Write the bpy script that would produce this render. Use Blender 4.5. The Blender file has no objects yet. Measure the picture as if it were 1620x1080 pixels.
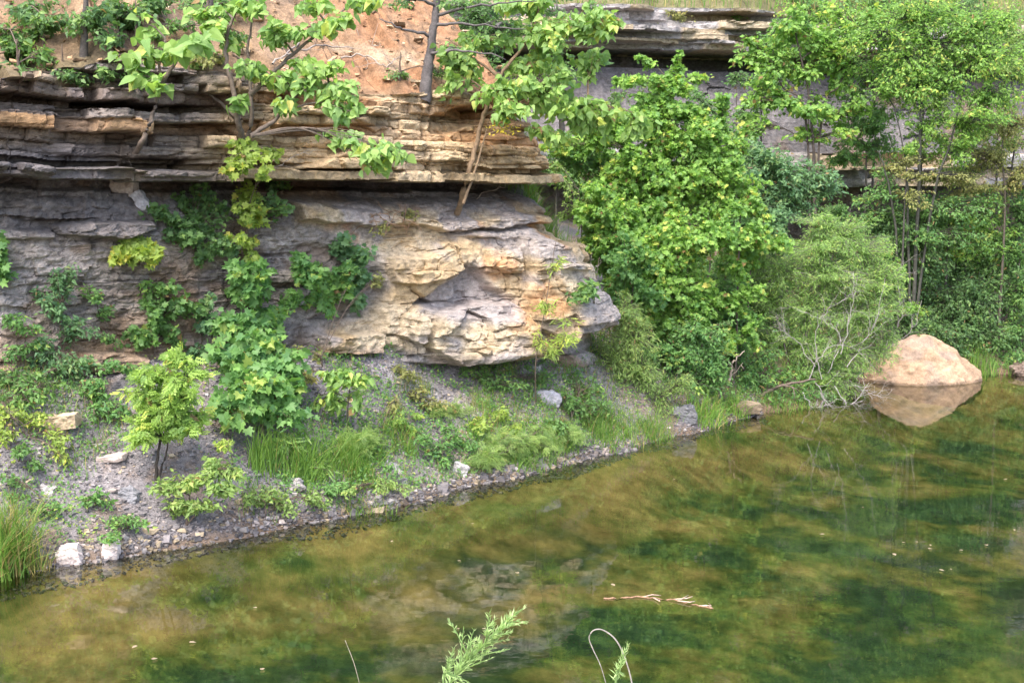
import bpy, math, random
import numpy as np
from mathutils import Vector
from mathutils.bvhtree import BVHTree
rng = np.random.default_rng(7)
scn = bpy.context.scene
COL = scn.collection

# ------------------------------------------------------------------ camera model (photo pixels 1620 x 1080)
F = 1955.0
CAMZ = 3.0
TH = math.atan(240 / F)
def ray(px, py):
    a = (px - 810) / F; b = (540 - py) / F
    return np.array([a, math.cos(TH) + b * math.sin(TH), -math.sin(TH) + b * math.cos(TH)])
def P(px, py, Y):
    d = ray(px, py); t = Y / d[1]
    return np.array([t * d[0], Y, CAMZ + t * d[2]])
def ground(px, py, z=0.0):
    d = ray(px, py); t = (z - CAMZ) / d[2]
    return np.array([t * d[0], t * d[1], z])
def proj(v):
    x, y, z = v[..., 0], v[..., 1], v[..., 2] - CAMZ
    zc = y * math.cos(TH) - z * math.sin(TH)
    yc = y * math.sin(TH) + z * math.cos(TH)
    return 810 + F * x / zc, 540 - F * yc / zc

# ------------------------------------------------------------------ noise
def h2(ix, iy, seed):
    a = (ix.astype(np.int64) * 374761393 + iy.astype(np.int64) * 668265263 + seed * 1442695041) & 0xFFFFFFFF
    a = ((a ^ (a >> 13)) * 1274126177) & 0xFFFFFFFF
    a = ((a ^ (a >> 15)) * 2246822519) & 0xFFFFFFFF
    a = a ^ (a >> 16)
    return a / 4294967296.0
def vn(x, y, seed=0):
    x = np.asarray(x, float); y = np.asarray(y, float)
    ix = np.floor(x); iy = np.floor(y); fx = x - ix; fy = y - iy
    fx = fx * fx * fx * (fx * (fx * 6 - 15) + 10); fy = fy * fy * fy * (fy * (fy * 6 - 15) + 10)
    a = h2(ix, iy, seed); b = h2(ix + 1, iy, seed); c = h2(ix, iy + 1, seed); d = h2(ix + 1, iy + 1, seed)
    return (a + (b - a) * fx) * (1 - fy) + (c + (d - c) * fx) * fy
def fbm(x, y, seed=0, o=4, g=0.5):
    r = 0; a = 1; t = 0
    for i in range(o):
        r = r + a * (vn(x * 2 ** i + 17.3 * i, y * 2 ** i - 9.1 * i, seed + i) - .5); t += a; a *= g
    return r / t * 2
def sstep(a, b, x):
    t = np.clip((x - a) / (b - a), 0, 1)
    return t * t * (3 - 2 * t)
def polysd(px, py, pts):
    """signed distance to a polygon, positive inside"""
    pts = np.array(pts, float); n = len(pts)
    d = np.full(px.shape, 1e18); ins = np.zeros(px.shape, bool)
    for i in range(n):
        a = pts[i]; b = pts[(i + 1) % n]; e = b - a
        wx = px - a[0]; wy = py - a[1]
        t = np.clip((wx * e[0] + wy * e[1]) / (e @ e), 0, 1)
        d = np.minimum(d, (wx - t * e[0]) ** 2 + (wy - t * e[1]) ** 2)
        c = ((a[1] > py) != (b[1] > py))
        with np.errstate(divide='ignore', invalid='ignore'):
            xi = (b[0] - a[0]) * (py - a[1]) / (b[1] - a[1]) + a[0]
        ins ^= c & (px < xi)
    d = np.sqrt(d)
    return np.where(ins, d, -d)

# ------------------------------------------------------------------ mesh builder
class MB:
    def __init__(s): s.v = []; s.l = []; s.t = []; s.c = []; s.n = 0
    def add(s, v, loops, totals, col=None):
        v = np.asarray(v, float).reshape(-1, 3); s.v.append(v)
        s.l.append(np.asarray(loops, np.int64).ravel() + s.n); s.t.append(np.asarray(totals, np.int64).ravel())
        if col is None: col = (0.5, 0.5, 0.5)
        col = np.broadcast_to(np.asarray(col, float), (len(v), 3)); s.c.append(col); s.n += len(v)
    def build(s, name, mat, parent=None, smooth=False):
        v = np.concatenate(s.v); l = np.concatenate(s.l); t = np.concatenate(s.t); c = np.concatenate(s.c)
        me = bpy.data.meshes.new(name)
        o = bpy.data.objects.new(name, me); COL.objects.link(o)
        if parent is not None:
            o.parent = parent; v = v - np.array(parent.location)
        else:
            b = np.array([(v[:, 0].min() + v[:, 0].max()) / 2, (v[:, 1].min() + v[:, 1].max()) / 2, v[:, 2].min()])
            v = v - b; o.location = b
        me.vertices.add(len(v)); me.vertices.foreach_set('co', v.astype(np.float32).ravel())
        me.loops.add(len(l)); me.loops.foreach_set('vertex_index', l.astype(np.int32))
        me.polygons.add(len(t)); st = np.concatenate([[0], np.cumsum(t)[:-1]])
        me.polygons.foreach_set('loop_start', st.astype(np.int32))
        me.polygons.foreach_set('use_smooth', np.full(len(t), smooth))
        me.update(calc_edges=True)
        at = me.color_attributes.new('Col', 'FLOAT_COLOR', 'POINT')
        at.data.foreach_set('color', np.concatenate([c, np.ones((len(c), 1))], 1).astype(np.float32).ravel())
        me.materials.append(mat)
        return o
def grid_faces(nu, nv, mask=None):
    i = np.arange(nu - 1)[:, None] * nv + np.arange(nv - 1)[None]
    q = np.stack([i, i + nv, i + nv + 1, i + 1], -1).reshape(-1, 4)
    if mask is not None: q = q[mask.ravel()]
    return q
def tag(o, label=None, cat=None, group=None, kind=None):
    if label: o['label'] = label
    if cat: o['category'] = cat
    if group: o['group'] = group
    if kind: o['kind'] = kind
    return o
def empty(name, loc, label, cat, group=None):
    e = bpy.data.objects.new(name, None); COL.objects.link(e); e.location = Vector(loc); e.empty_display_size = .1
    return tag(e, label, cat, group)

# ------------------------------------------------------------------ materials
def newmat(name):
    m = bpy.data.materials.new(name); m.use_nodes = True
    nt = m.node_tree; nt.nodes.clear()
    return m, nt, nt.nodes.new, nt.links.new
def rock_mat(name, fine=60, mid=9, bump=.35, var=.5, rough=.92, dist=.02, stretch=1.0):
    m, nt, N, L = newmat(name)
    out = N('ShaderNodeOutputMaterial'); bs = N('ShaderNodeBsdfPrincipled')
    bs.inputs['Roughness'].default_value = rough; bs.inputs['Specular IOR Level'].default_value = .25
    at = N('ShaderNodeAttribute'); at.attribute_name = 'Col'
    tc = N('ShaderNodeNewGeometry')
    mp = N('ShaderNodeVectorMath'); mp.operation = 'MULTIPLY'; mp.inputs[1].default_value = (1, 1, stretch); L(tc.outputs['Position'], mp.inputs[0])
    n1 = N('ShaderNodeTexNoise'); n1.inputs['Scale'].default_value = mid; n1.inputs['Detail'].default_value = 7; n1.inputs['Roughness'].default_value = .65
    n2 = N('ShaderNodeTexNoise'); n2.inputs['Scale'].default_value = fine; n2.inputs['Detail'].default_value = 4
    L(mp.outputs[0], n1.inputs['Vector']); L(mp.outputs[0], n2.inputs['Vector'])
    mr = N('ShaderNodeMapRange'); mr.inputs[1].default_value = .28; mr.inputs[2].default_value = .72
    mr.inputs[3].default_value = 1 - var; mr.inputs[4].default_value = 1 + var; L(n1.outputs['Fac'], mr.inputs[0])
    mr2 = N('ShaderNodeMapRange'); mr2.inputs[1].default_value = .3; mr2.inputs[2].default_value = .7
    mr2.inputs[3].default_value = 1 - var * .6; mr2.inputs[4].default_value = 1 + var * .6; L(n2.outputs['Fac'], mr2.inputs[0])
    mu = N('ShaderNodeMath'); mu.operation = 'MULTIPLY'; L(mr.outputs[0], mu.inputs[0]); L(mr2.outputs[0], mu.inputs[1])
    vm = N('ShaderNodeVectorMath'); vm.operation = 'SCALE'; L(at.outputs['Color'], vm.inputs[0]); L(mu.outputs[0], vm.inputs['Scale'])
    L(vm.outputs[0], bs.inputs['Base Color'])
    ad = N('ShaderNodeMath'); ad.operation = 'MULTIPLY_ADD'; ad.inputs[1].default_value = .35; L(n2.outputs['Fac'], ad.inputs[0]); L(n1.outputs['Fac'], ad.inputs[2])
    bp = N('ShaderNodeBump'); bp.inputs['Strength'].default_value = bump; bp.inputs['Distance'].default_value = dist; L(ad.outputs[0], bp.inputs['Height'])
    L(bp.outputs[0], bs.inputs['Normal']); L(bs.outputs[0], out.inputs[0])
    return m
def leaf_mat(name, trans=.35, rough=.5):
    m, nt, N, L = newmat(name)
    out = N('ShaderNodeOutputMaterial'); bs = N('ShaderNodeBsdfPrincipled'); tr = N('ShaderNodeBsdfTranslucent'); mx = N('ShaderNodeMixShader')
    at = N('ShaderNodeAttribute'); at.attribute_name = 'Col'
    bs.inputs['Roughness'].default_value = rough; bs.inputs['Specular IOR Level'].default_value = .35
    L(at.outputs['Color'], bs.inputs['Base Color'])
    vm = N('ShaderNodeVectorMath'); vm.operation = 'MULTIPLY'; vm.inputs[1].default_value = (1.25, 1.35, .7); L(at.outputs['Color'], vm.inputs[0]); L(vm.outputs[0], tr.inputs['Color'])
    mx.inputs[0].default_value = trans; L(bs.outputs[0], mx.inputs[1]); L(tr.outputs[0], mx.inputs[2]); L(mx.outputs[0], out.inputs[0])
    return m
M_ROCK = rock_mat('sandstone_and_shale', 110, 13, .75, .5, .9, .03, 1.5)
M_SOIL = rock_mat('soil_and_litter', 55, 7, .6, .5, .95, .03)
M_SCREE = rock_mat('shale_scree', 130, 30, .9, .5, .92, .03)
M_STONE = rock_mat('loose_stone', 45, 6, .5, .28, .88, .02)
M_BARK = rock_mat('bark', 120, 25, .5, .4, .9, .006)
M_LEAF = leaf_mat('leaf', .42, .5)
M_GRASS = leaf_mat('grass_blade', .3, .55)

def water_mat():
    m, nt, N, L = newmat('pond_water')
    out = N('ShaderNodeOutputMaterial'); tr = N('ShaderNodeBsdfTransparent'); gl = N('ShaderNodeBsdfGlossy'); mx = N('ShaderNodeMixShader'); fr = N('ShaderNodeFresnel')
    fr.inputs['IOR'].default_value = 1.75
    tr.inputs['Color'].default_value = (.86, .93, .78, 1); gl.inputs['Roughness'].default_value = .012
    g = N('ShaderNodeNewGeometry')
    vm = N('ShaderNodeVectorMath'); vm.operation = 'MULTIPLY'; vm.inputs[1].default_value = (1, 1.6, 1); L(g.outputs['Position'], vm.inputs[0])
    n = N('ShaderNodeTexNoise'); n.inputs['Scale'].default_value = 3.2; n.inputs['Detail'].default_value = 3; L(vm.outputs[0], n.inputs['Vector'])
    b = N('ShaderNodeBump'); b.inputs['Strength'].default_value = .04; b.inputs['Distance'].default_value = .02; L(n.outputs['Fac'], b.inputs['Height'])
    L(b.outputs[0], gl.inputs['Normal']); L(b.outputs[0], fr.inputs['Normal'])
    L(fr.outputs[0], mx.inputs[0]); L(tr.outputs[0], mx.inputs[1]); L(gl.outputs[0], mx.inputs[2]); L(mx.outputs[0], out.inputs[0])
    return m
def bed_mat():
    m, nt, N, L = newmat('algae_bed_depth_darkened')
    out = N('ShaderNodeOutputMaterial'); bs = N('ShaderNodeBsdfPrincipled'); bs.inputs['Roughness'].default_value = 1; bs.inputs['Specular IOR Level'].default_value = 0
    g = N('ShaderNodeNewGeometry'); at = N('ShaderNodeAttribute'); at.attribute_name = 'Col'
    n1 = N('ShaderNodeTexNoise'); n1.inputs['Scale'].default_value = 1.25; n1.inputs['Detail'].default_value = 7; n1.inputs['Roughness'].default_value = .56; n1.inputs['Distortion'].default_value = .0
    n2 = N('ShaderNodeTexNoise'); n2.inputs['Scale'].default_value = 5; n2.inputs['Detail'].default_value = 8; n2.inputs['Roughness'].default_value = .65
    rt_ = N('ShaderNodeMapping'); rt_.inputs['Rotation'].default_value = (0, 0, -.5); rt_.inputs['Scale'].default_value = (.8, 1.1, 1); L(g.outputs['Position'], rt_.inputs[0])
    L(rt_.outputs[0], n1.inputs['Vector']); L(g.outputs['Position'], n2.inputs['Vector'])
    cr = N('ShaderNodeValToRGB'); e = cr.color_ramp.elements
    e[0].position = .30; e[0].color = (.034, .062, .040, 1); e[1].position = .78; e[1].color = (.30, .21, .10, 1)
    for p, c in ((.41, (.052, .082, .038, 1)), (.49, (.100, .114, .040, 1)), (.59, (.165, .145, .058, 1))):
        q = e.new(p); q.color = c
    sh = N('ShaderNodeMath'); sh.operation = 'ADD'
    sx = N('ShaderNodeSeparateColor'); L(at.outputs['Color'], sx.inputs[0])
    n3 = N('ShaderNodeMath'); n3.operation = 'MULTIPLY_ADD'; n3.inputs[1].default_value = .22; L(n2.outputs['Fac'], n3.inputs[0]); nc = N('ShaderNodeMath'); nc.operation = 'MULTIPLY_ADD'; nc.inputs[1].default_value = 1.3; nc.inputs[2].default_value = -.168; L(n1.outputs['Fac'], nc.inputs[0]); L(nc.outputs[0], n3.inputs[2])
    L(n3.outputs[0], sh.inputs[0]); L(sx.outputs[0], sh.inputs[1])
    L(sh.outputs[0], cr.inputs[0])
    mr = N('ShaderNodeMapRange'); mr.inputs[1].default_value = .3; mr.inputs[2].default_value = .7; mr.inputs[3].default_value = .6; mr.inputs[4].default_value = 1.4; L(n2.outputs['Fac'], mr.inputs[0])
    vm = N('ShaderNodeVectorMath'); vm.operation = 'SCALE'; L(cr.outputs[0], vm.inputs[0]); L(mr.outputs[0], vm.inputs['Scale'])
    L(vm.outputs[0], bs.inputs['Base Color']); L(bs.outputs[0], out.inputs[0])
    return m
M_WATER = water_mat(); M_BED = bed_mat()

# ------------------------------------------------------------------ palette (albedo)
TAN = np.array([.41, .305, .185]); TAN2 = np.array([.49, .40, .285]); ORANGE = np.array([.46, .235, .105])
GREY = np.array([.235, .217, .228]); DGREY = np.array([.115, .108, .115]); LGREY = np.array([.36, .335, .335]); BROWN = np.array([.20, .135, .085]); CLAY = np.array([.27, .145, .078])

# ------------------------------------------------------------------ shore, bank and pond bed
SH = [(-14, 4.0), (-9, 6.6)] + [tuple(ground(*q)[:2]) for q in ((-260, 955), (0, 908), (130, 893), (230, 874), (400, 842), (550, 817), (640, 797), (780, 762), (900, 735), (1040, 697), (1190, 657), (1285, 643), (1320, 626), (1350, 606), (1460, 597), (1560, 593), (1640, 589), (1760, 582))] + [(16, 24)]
SH = np.array(SH)
def shore_y(x): return np.interp(x, SH[:, 0], SH[:, 1])
def shore_d(x, y):
    d = np.full(x.shape, 1e9)
    for a, b in zip(SH[:-1], SH[1:]):
        e = b - a; t = np.clip(((x - a[0]) * e[0] + (y - a[1]) * e[1]) / (e @ e), 0, 1)
        d = np.minimum(d, np.hypot(x - a[0] - t * e[0], y - a[1] - t * e[1]))
    return np.where(y > shore_y(x), d, -d)
def ground_h(x, y):
    d = shore_d(x, y) + .16 * fbm(x * 1.3, y * 1.3, 3, 4)
    nr = 4.6 - y + .25 * fbm(x * .8, y * .8, 9, 2)            # near bank, where the photographer stands
    land = np.where(d < 1.35, d * .93, 1.2555 + (d - 1.35) * .34)
    land = land + sstep(.05, .5, d) * (.10 * fbm(x * 2.1, y * 2.1, 5, 5) + .03 * fbm(x * 9, y * 9, 6, 3))
    bed = -np.minimum(.42 * np.abs(d), .34 + .13 * np.abs(d)) ; bed = np.maximum(bed, -1.15)
    bed = bed + sstep(.2, 1.2, -d) * .07 * fbm(x * 1.5, y * 1.5, 11, 5)
    near = np.clip(nr * .85, -1.2, 1.25)
    far = np.where(d > 0, land, np.minimum(bed, -.004))
    return np.where(y < 7, np.maximum(far, near), far), d
gx = np.arange(-13, 18.01, .055); gy = np.arange(-3, 27.01, .055)
X, Y = np.meshgrid(gx, gy, indexing='ij')
Z, D = ground_h(X, Y)
GV = np.stack([X, Y, Z], -1)
zc = (Z[:-1, :-1] + Z[1:, 1:] + Z[1:, :-1] + Z[:-1, 1:]) / 4
px, py = proj(GV)
n1 = fbm(X * 1.3, Y * 1.3, 21, 4); n2 = fbm(X * 5, Y * 5, 22, 3)
gc = GREY[None, None] * (1.0 + .25 * n1[..., None]) 
def mixc(c, col, m): return c * (1 - m[..., None]) + np.asarray(col) * m[..., None]
gc = mixc(gc, TAN2 * .9, sstep(-.1, .5, fbm(X * .7 + 4, Y * .7, 25, 4)) * sstep(480, 640, px) * .75)
gc = mixc(gc, BROWN * 1.1, sstep(.1, .5, n2 + .4 * n1) * .6)
gc = mixc(gc, BROWN * .75, sstep(1000, 1150, px) * .8)
gc = mixc(gc, BROWN * .7, (1 - sstep(.02, .13 + .08 * n2, Z)) * .8); gc = mixc(gc, LGREY * 1.05, sstep(60, 0, np.abs(px - (620 + (py - 590) * 1.5))) * sstep(560, 600, py) * sstep(720, 680, py) * .8)
gc = mixc(gc, BROWN, (Y < 6) * 1.0)
mb = MB(); q = grid_faces(len(gx), len(gy), zc > -.03); mb.add(GV, q, np.full(len(q), 4), gc.reshape(-1, 3))
tag(mb.build('bank', M_SCREE), kind='structure')
mb = MB(); q = grid_faces(len(gx), len(gy), zc <= -.03)
bc = np.zeros(GV.shape); bc[..., 0] = -.125 - .035 * sstep(2.5, 7, -D) + .12 * sstep(1.9, .2, -D) + .045 * fbm(X * .5, Y * .5, 31, 2) + np.clip((Z + .62) * .22, -.08, .08)  # bed colour darkens with depth: light lost in the water, painted in
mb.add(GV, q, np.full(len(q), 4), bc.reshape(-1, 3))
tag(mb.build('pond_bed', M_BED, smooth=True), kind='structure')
wx = np.arange(-13, 18.01, .5); wy = np.arange(1.5, 25.01, .5)
WX, WY = np.meshgrid(wx, wy, indexing='ij'); mb = MB(); q = grid_faces(len(wx), len(wy)); mb.add(np.stack([WX, WY, WX * 0], -1), q, np.full(len(q), 4))
tag(mb.build('water', M_WATER, smooth=True), kind='structure')

# ------------------------------------------------------------------ cliffs
def spline(pts, n):
    """Catmull-Rom by index, n samples, evenly spread in index along the mean length"""
    pts = np.array(pts, float); m = len(pts)
    ext = np.vstack([2 * pts[0] - pts[1], pts, 2 * pts[-1] - pts[-2]])
    def ev(u):
        i = np.clip(np.floor(u).astype(int), 0, m - 2); t = (u - i)[:, None]
        p0, p1, p2, p3 = ext[i], ext[i + 1], ext[i + 2], ext[i + 3]
        return .5 * ((2 * p1) + (-p0 + p2) * t + (2 * p0 - 5 * p1 + 4 * p2 - p3) * t ** 2 + (-p0 + 3 * p1 - 3 * p2 + p3) * t ** 3)
    return ev
def blocks(x, y, seed, jit=.7):
    """broken blocks: nearest jittered cell in a square metric -> two random numbers, local position, distance to the joint"""
    ix = np.floor(x); iy = np.floor(y); best = np.full(np.shape(x), 9.); sec = best.copy(); ida = best * 0; idb = best * 0; lx = best * 0; ly = best * 0
    for dx in (-1, 0, 1):
        for dy in (-1, 0, 1):
            jx = ix + dx; jy = iy + dy; ha = h2(jx, jy, seed); hb_ = h2(jx, jy, seed + 1)
            ox = x - (jx + .5 + jit * (ha - .5)); oy = y - (jy + .5 + jit * (hb_ - .5)); d = np.maximum(np.abs(ox), np.abs(oy)) + .15 * (np.abs(ox) + np.abs(oy))
            m = d < best; sec = np.where(m, best, np.minimum(sec, d)); best = np.where(m, d, best)
            ida = np.where(m, h2(jx, jy, seed + 2), ida); idb = np.where(m, h2(jx, jy, seed + 3), idb); lx = np.where(m, ox, lx); ly = np.where(m, oy, ly)
    return ida, idb, lx, ly, sec - best
class Strata:
    def __init__(s, z0, z1, tmin, tmax, seed, wmin=.3, wmax=1.2):
        r = np.random.default_rng(seed); b = [z0]
        while b[-1] < z1: b.append(b[-1] + r.uniform(tmin, tmax) * (1 if r.random() < .75 else 1.8))
        s.b = np.array(b); n = len(b) + 2; s.r = r.random(n); s.w = r.uniform(wmin, wmax, n); s.ph = r.random(n) * 10; s.seed = seed; s.r2 = r.random(n)
    def ev(s, sx, z):
        i = np.clip(np.searchsorted(s.b, z) - 1, 0, len(s.b) - 2)
        th = s.b[i + 1] - s.b[i]; u = np.clip((z - s.b[i]) / th, 0, 1)
        w = s.w[i]; q = sx / w + s.ph[i] + .35 * fbm(sx * .9, i * 3.7, s.seed + 5, 2)
        c = np.floor(q); f = q - c
        edge = np.minimum(u, 1 - u) * th; side = np.minimum(f, 1 - f) * w
        return i, s.r[i], h2(c, i, s.seed), h2(c, i, s.seed + 77), edge, side, s.r2[i]
def cliff_grid(bot, top, n, zb, zt, nz):
    """rows run from zb to zt(u); a plan position between two outlines"""
    m = len(bot); fb = spline(bot, n); ft = spline(top, n); fz = spline(np.array(zt)[:, None], n)
    uu = np.linspace(0, m - 1, 4000); pb = fb(uu); pt = ft(uu); pm = (pb + pt) / 2
    L = np.concatenate([[0], np.cumsum(np.hypot(*np.diff(pm, axis=0).T))])
    ss = np.linspace(0, L[-1], n); u = np.interp(ss, L, uu)
    b, t, zz = fb(u), ft(u), fz(u)[:, 0]
    return ss, u, b, t, zz
G = np.array([-.58, .81])
TIP = np.array([-.2, 14.9])
botA = [(-9.6, 8.0), (-6.7, 9.6), (-4.85, 10.75), (-3.25, 11.85), (-1.95, 12.85), (-.7, 13.6), (.30, 14.12), (.80, 14.5), (1.02, 15.0), (1.0, 15.7), (.85, 16.6), (.4, 17.8), (-.5, 19.5), (-1.2, 21)]
topA = [(-9.3, 8.4), (-6.45, 10.05), (-4.6, 11.2), (-3.0, 12.3), (-1.75, 13.3), (-.95, 14.0), (-.5, 14.45), (-.28, 14.7), tuple(TIP), tuple(TIP + .7 * G), tuple(TIP + 1.7 * G), tuple(TIP + 3.2 * G), tuple(TIP + 5.5 * G), tuple(TIP + 7.5 * G)]
ztA = [4.05] * 8 + [4.02] + [4 + .73 * t for t in (.7, 1.7, 3.2, 5.5, 7.5)]
NA, NZ = 1250, 330
ss, ua, bA, tA, zA = cliff_grid(botA, topA, NA, .2, ztA, NZ)
zA = zA + .16 * fbm(ss * .9, ss * 0, 406, 3) + .10 * (h2(np.floor(ss / .7 + .4 * fbm(ss * .8, ss * 0, 407, 2)), ss * 0, 408) - .5)
tang = np.gradient((bA + tA) / 2, axis=0); 
k = np.ones(41) / 41
for c in (0, 1): tang[:, c] = np.convolve(np.pad(tang[:, c], 20, 'edge'), k, 'valid')
tang /= np.linalg.norm(tang, axis=1, keepdims=True); nA = np.stack([tang[:, 1], -tang[:, 0]], -1)
v = np.linspace(0, 1, NZ)
ZA = .2 + (zA[:, None] - .2) * v[None]
SA = np.broadcast_to(ss[:, None], ZA.shape)
f = np.clip((ZA - 1.2) / (zA[:, None] - 1.2), -.25, 1)
base = bA[:, None] * (1 - f[..., None]) + tA[:, None] * f[..., None]
B3 = np.concatenate([base, ZA[..., None]], -1)
px, py = proj(B3)
ret = sstep(8.0, 9.2, ua)[:, None] * np.ones_like(ZA)      # the side that turns back, a grassy bank
wz = ZA + .05 * fbm(SA * .45, ZA * .4, 41, 3) + .016 * fbm(SA * 3, ZA * 3, 42, 4)
wz = wz + .04 * (h2(np.floor(SA / .6 + .4 * fbm(SA * .9, ZA * 0, 441, 2)), ZA * 0, 442) - .5)
wpx = px + 16 * fbm(SA * 2.2, ZA * 2.2, 43, 4); wpy = py + 12 * fbm(SA * 2.2, ZA * 2.2, 44, 4)
# main overhanging ledge
LEDGE = 3.10
up = (wz > LEDGE).astype(float)
st1 = Strata(LEDGE, 4.8, .035, .12, 101, .35, 1.5); st2 = Strata(-.5, LEDGE + .3, .05, .16, 102, .25, .9); st3 = Strata(-.5, 5, .014, .035, 103, .08, .35)
i1, r1, c1, d1, e1, s1, q1 = st1.ev(SA, wz); i2, r2, c2, d2, e2, s2, q2 = st2.ev(SA, wz); i3, r3, c3, d3, e3, s3, q3 = st3.ev(SA, wz + .01 * fbm(SA * 6, ZA * 6, 45, 2))
leftm = 1 - sstep(250, 420, wpx)
off1 = .28 + fbm(SA * .75, i1 * 7.13, 401, 3) * (.22 + .30 * leftm) + (r1 - .5) * .12 + (c1 - .5) * (.10 + .10 * leftm) - .03 * np.exp(-e1 / .012) - .03 * np.exp(-s1 / .015) + .05 * fbm(SA * 1.2, ZA * 2, 46, 4)
off1 = off1 + .02 * (r3 - .5) + .018 * fbm(SA * 14, ZA * 20, 47, 4) + .03 * fbm(SA * 3, ZA * 5, 402, 3)
ba, bb_, blx, bly, bed_ = blocks(SA / .42 + .2 * fbm(SA * 3, ZA * 3, 431, 2), ZA / .15, 432); off1 = off1 + .09 * (ba - .5) + .10 * blx * (bb_ - .5) - .025 * np.exp(-bed_ / .03)
bim = (fbm(SA * .8, i1 * 9.13, 421, 3) + .75 * (d1 - .42) > 0) * 1.; mid_ = sstep(330, 420, wpx) * sstep(640, 560, wpx)
off1 = off1 - (1 - bim) * (.17 * leftm + .07 * (1 - leftm) + .08 * mid_) + bim * .06 * leftm
off1 = np.where(wz < LEDGE + .09 - .05 * leftm * (c1 > .5), .36 + .07 * fbm(SA * 1.5, ZA * 0, 48, 3) + .12 * (h2(np.floor(SA / .37 + .5 * fbm(SA * 1.2, ZA * 0, 443, 2)), ZA * 0, 444) - .5) + .02 * fbm(SA * 12, ZA * 12, 445, 3), off1)     # the lowest bed juts out
gap = ((wz > LEDGE + .10) & (wz < LEDGE + .17)) * sstep(-.05, .15, fbm(SA * .6, ZA * 0 + 3, 49, 2)); off1 = off1 - .16 * gap
top_slab = (wz > 3.83) * leftm; off1 = off1 + .22 * top_slab * (fbm(SA * .8, ZA * 0 + 8, 50, 2) > -.25)
under_top = ((wz > 3.68) & (wz <= 3.83)) * leftm; off1 = off1 - .16 * under_top
crack = np.exp(-np.abs(wpx - (660 - (py - 150) * .03 + 6 * fbm(ZA * 5, ZA * 0, 51, 3))) / 4) * sstep(110, 150, py) ; off1 = off1 - .12 * crack
rr = sstep(570, 640, wpx) * (1 - sstep(180, 205, wpy)) * (1 - sstep(655, 675, wpx)); off1 = off1 + .05 * rr
dk = polysd(wpx, wpy, [(668, 178), (752, 172), (752, 200), (668, 208)]); off1 = off1 - .14 * sstep(-3, 3, dk)
dk2 = polysd(wpx, wpy, [(405, 203), (500, 196), (560, 205), (500, 262), (400, 265)]); off1 = off1 - .16 * sstep(-4, 4, dk2)
# below the ledge
beds = sstep(-.05, .3, fbm(SA * .7, ZA * 1.4, 53, 3)); thin = sstep(0, .3, fbm(SA * .9 + 4, ZA * 1.3, 403, 3))
off2 = -.14 * sstep(2.2, 3.05, wz) + .20 * fbm(SA * .9, ZA * 1.1, 52, 5, .55) + fbm(SA * .8, i2 * 5.7, 404, 3) * .22 * beds + .10 * (c2 - .5) * beds + (.028 * (r3 - .5) + .02 * (c3 - .5)) * thin
off2 = off2 + .055 * (np.abs(fbm(SA * 5, ZA * 8, 54, 4)) - .2) + .03 * fbm(SA * 16, ZA * 22, 405, 3) - .012 * np.exp(-e2 / .01) * beds
ca, cb_, clx, cly, ced = blocks(SA / .24 + .25 * fbm(SA * 4, ZA * 4, 433, 2), ZA / .085 + .3 * fbm(SA * 3, ZA * 3, 434, 2), 435)
rough = sstep(-.25, .2, fbm(SA * 1.1, ZA * 1.5, 436, 3)); off2 = off2 + rough * (.075 * (ca - .5) + .09 * clx * (cb_ - .5) - .02 * np.exp(-ced / .04))
da, db_, dlx, dly, ded = blocks(SA / .55 + .06 * fbm(SA * 3, ZA * 3, 437, 2), ZA / .30 + .07 * fbm(SA * 3, ZA * 3, 438, 2), 439)
def block(pts, h, soft=4, tilt=0):
    d = polysd(wpx, wpy, pts); return h * sstep(-soft, soft, d) * (1 + tilt * 0), d
off2 = off2 - (.10 + .20 * sstep(380, 480, wpx)) * sstep(2.84, 2.98, wz + .05 * fbm(SA * 1.5, ZA, 423, 3))
off2 = off2 - (.12 + .18 * sstep(380, 480, wpx)) * sstep(2.98, 3.03, wz)
ledge2 = polysd(wpx, wpy, [(468, 325), (560, 330), (700, 345), (800, 338), (868, 342), (862, 356), (700, 362), (640, 352), (480, 357)])
off2 = off2 + .17 * sstep(-2, 3, ledge2)
l3 = polysd(wpx, wpy, [(92, 352), (150, 345), (235, 350), (245, 367), (180, 374), (100, 368)]); off2 = off2 + .22 * sstep(-2, 3, l3)
l4 = polysd(wpx, wpy, [(-60, 355), (95, 358), (92, 376), (-60, 374)]); off2 = off2 + .10 * sstep(-2, 3, l4)
l5 = polysd(wpx, wpy, [(735, 366), (820, 362), (822, 376), (740, 378)]); off2 = off2 + .10 * sstep(-2, 3, l5)
TANP = [(468, 322), (560, 322), (700, 330), (862, 330), (935, 415), (968, 480), (962, 535), (838, 572), (740, 570), (600, 545), (500, 560), (500, 530), (590, 500), (625, 450), (600, 400), (540, 370), (480, 358)]
tanm = sstep(-12, 12, polysd(wpx, wpy, TANP))
face = sstep(-8, 10, polysd(wpx, wpy, [(600, 405), (700, 385), (820, 362), (935, 405), (975, 490), (965, 535), (830, 568), (690, 572), (590, 545), (610, 470)])); off2 = off2 * (1 - .72 * face) + face * (.14 + .17 * (da - .5) + .12 * dlx * (db_ - .5) + .06 * dly * (da * 7.3 % 1 - .6) - .07 * np.exp(-ded / .016))
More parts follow.
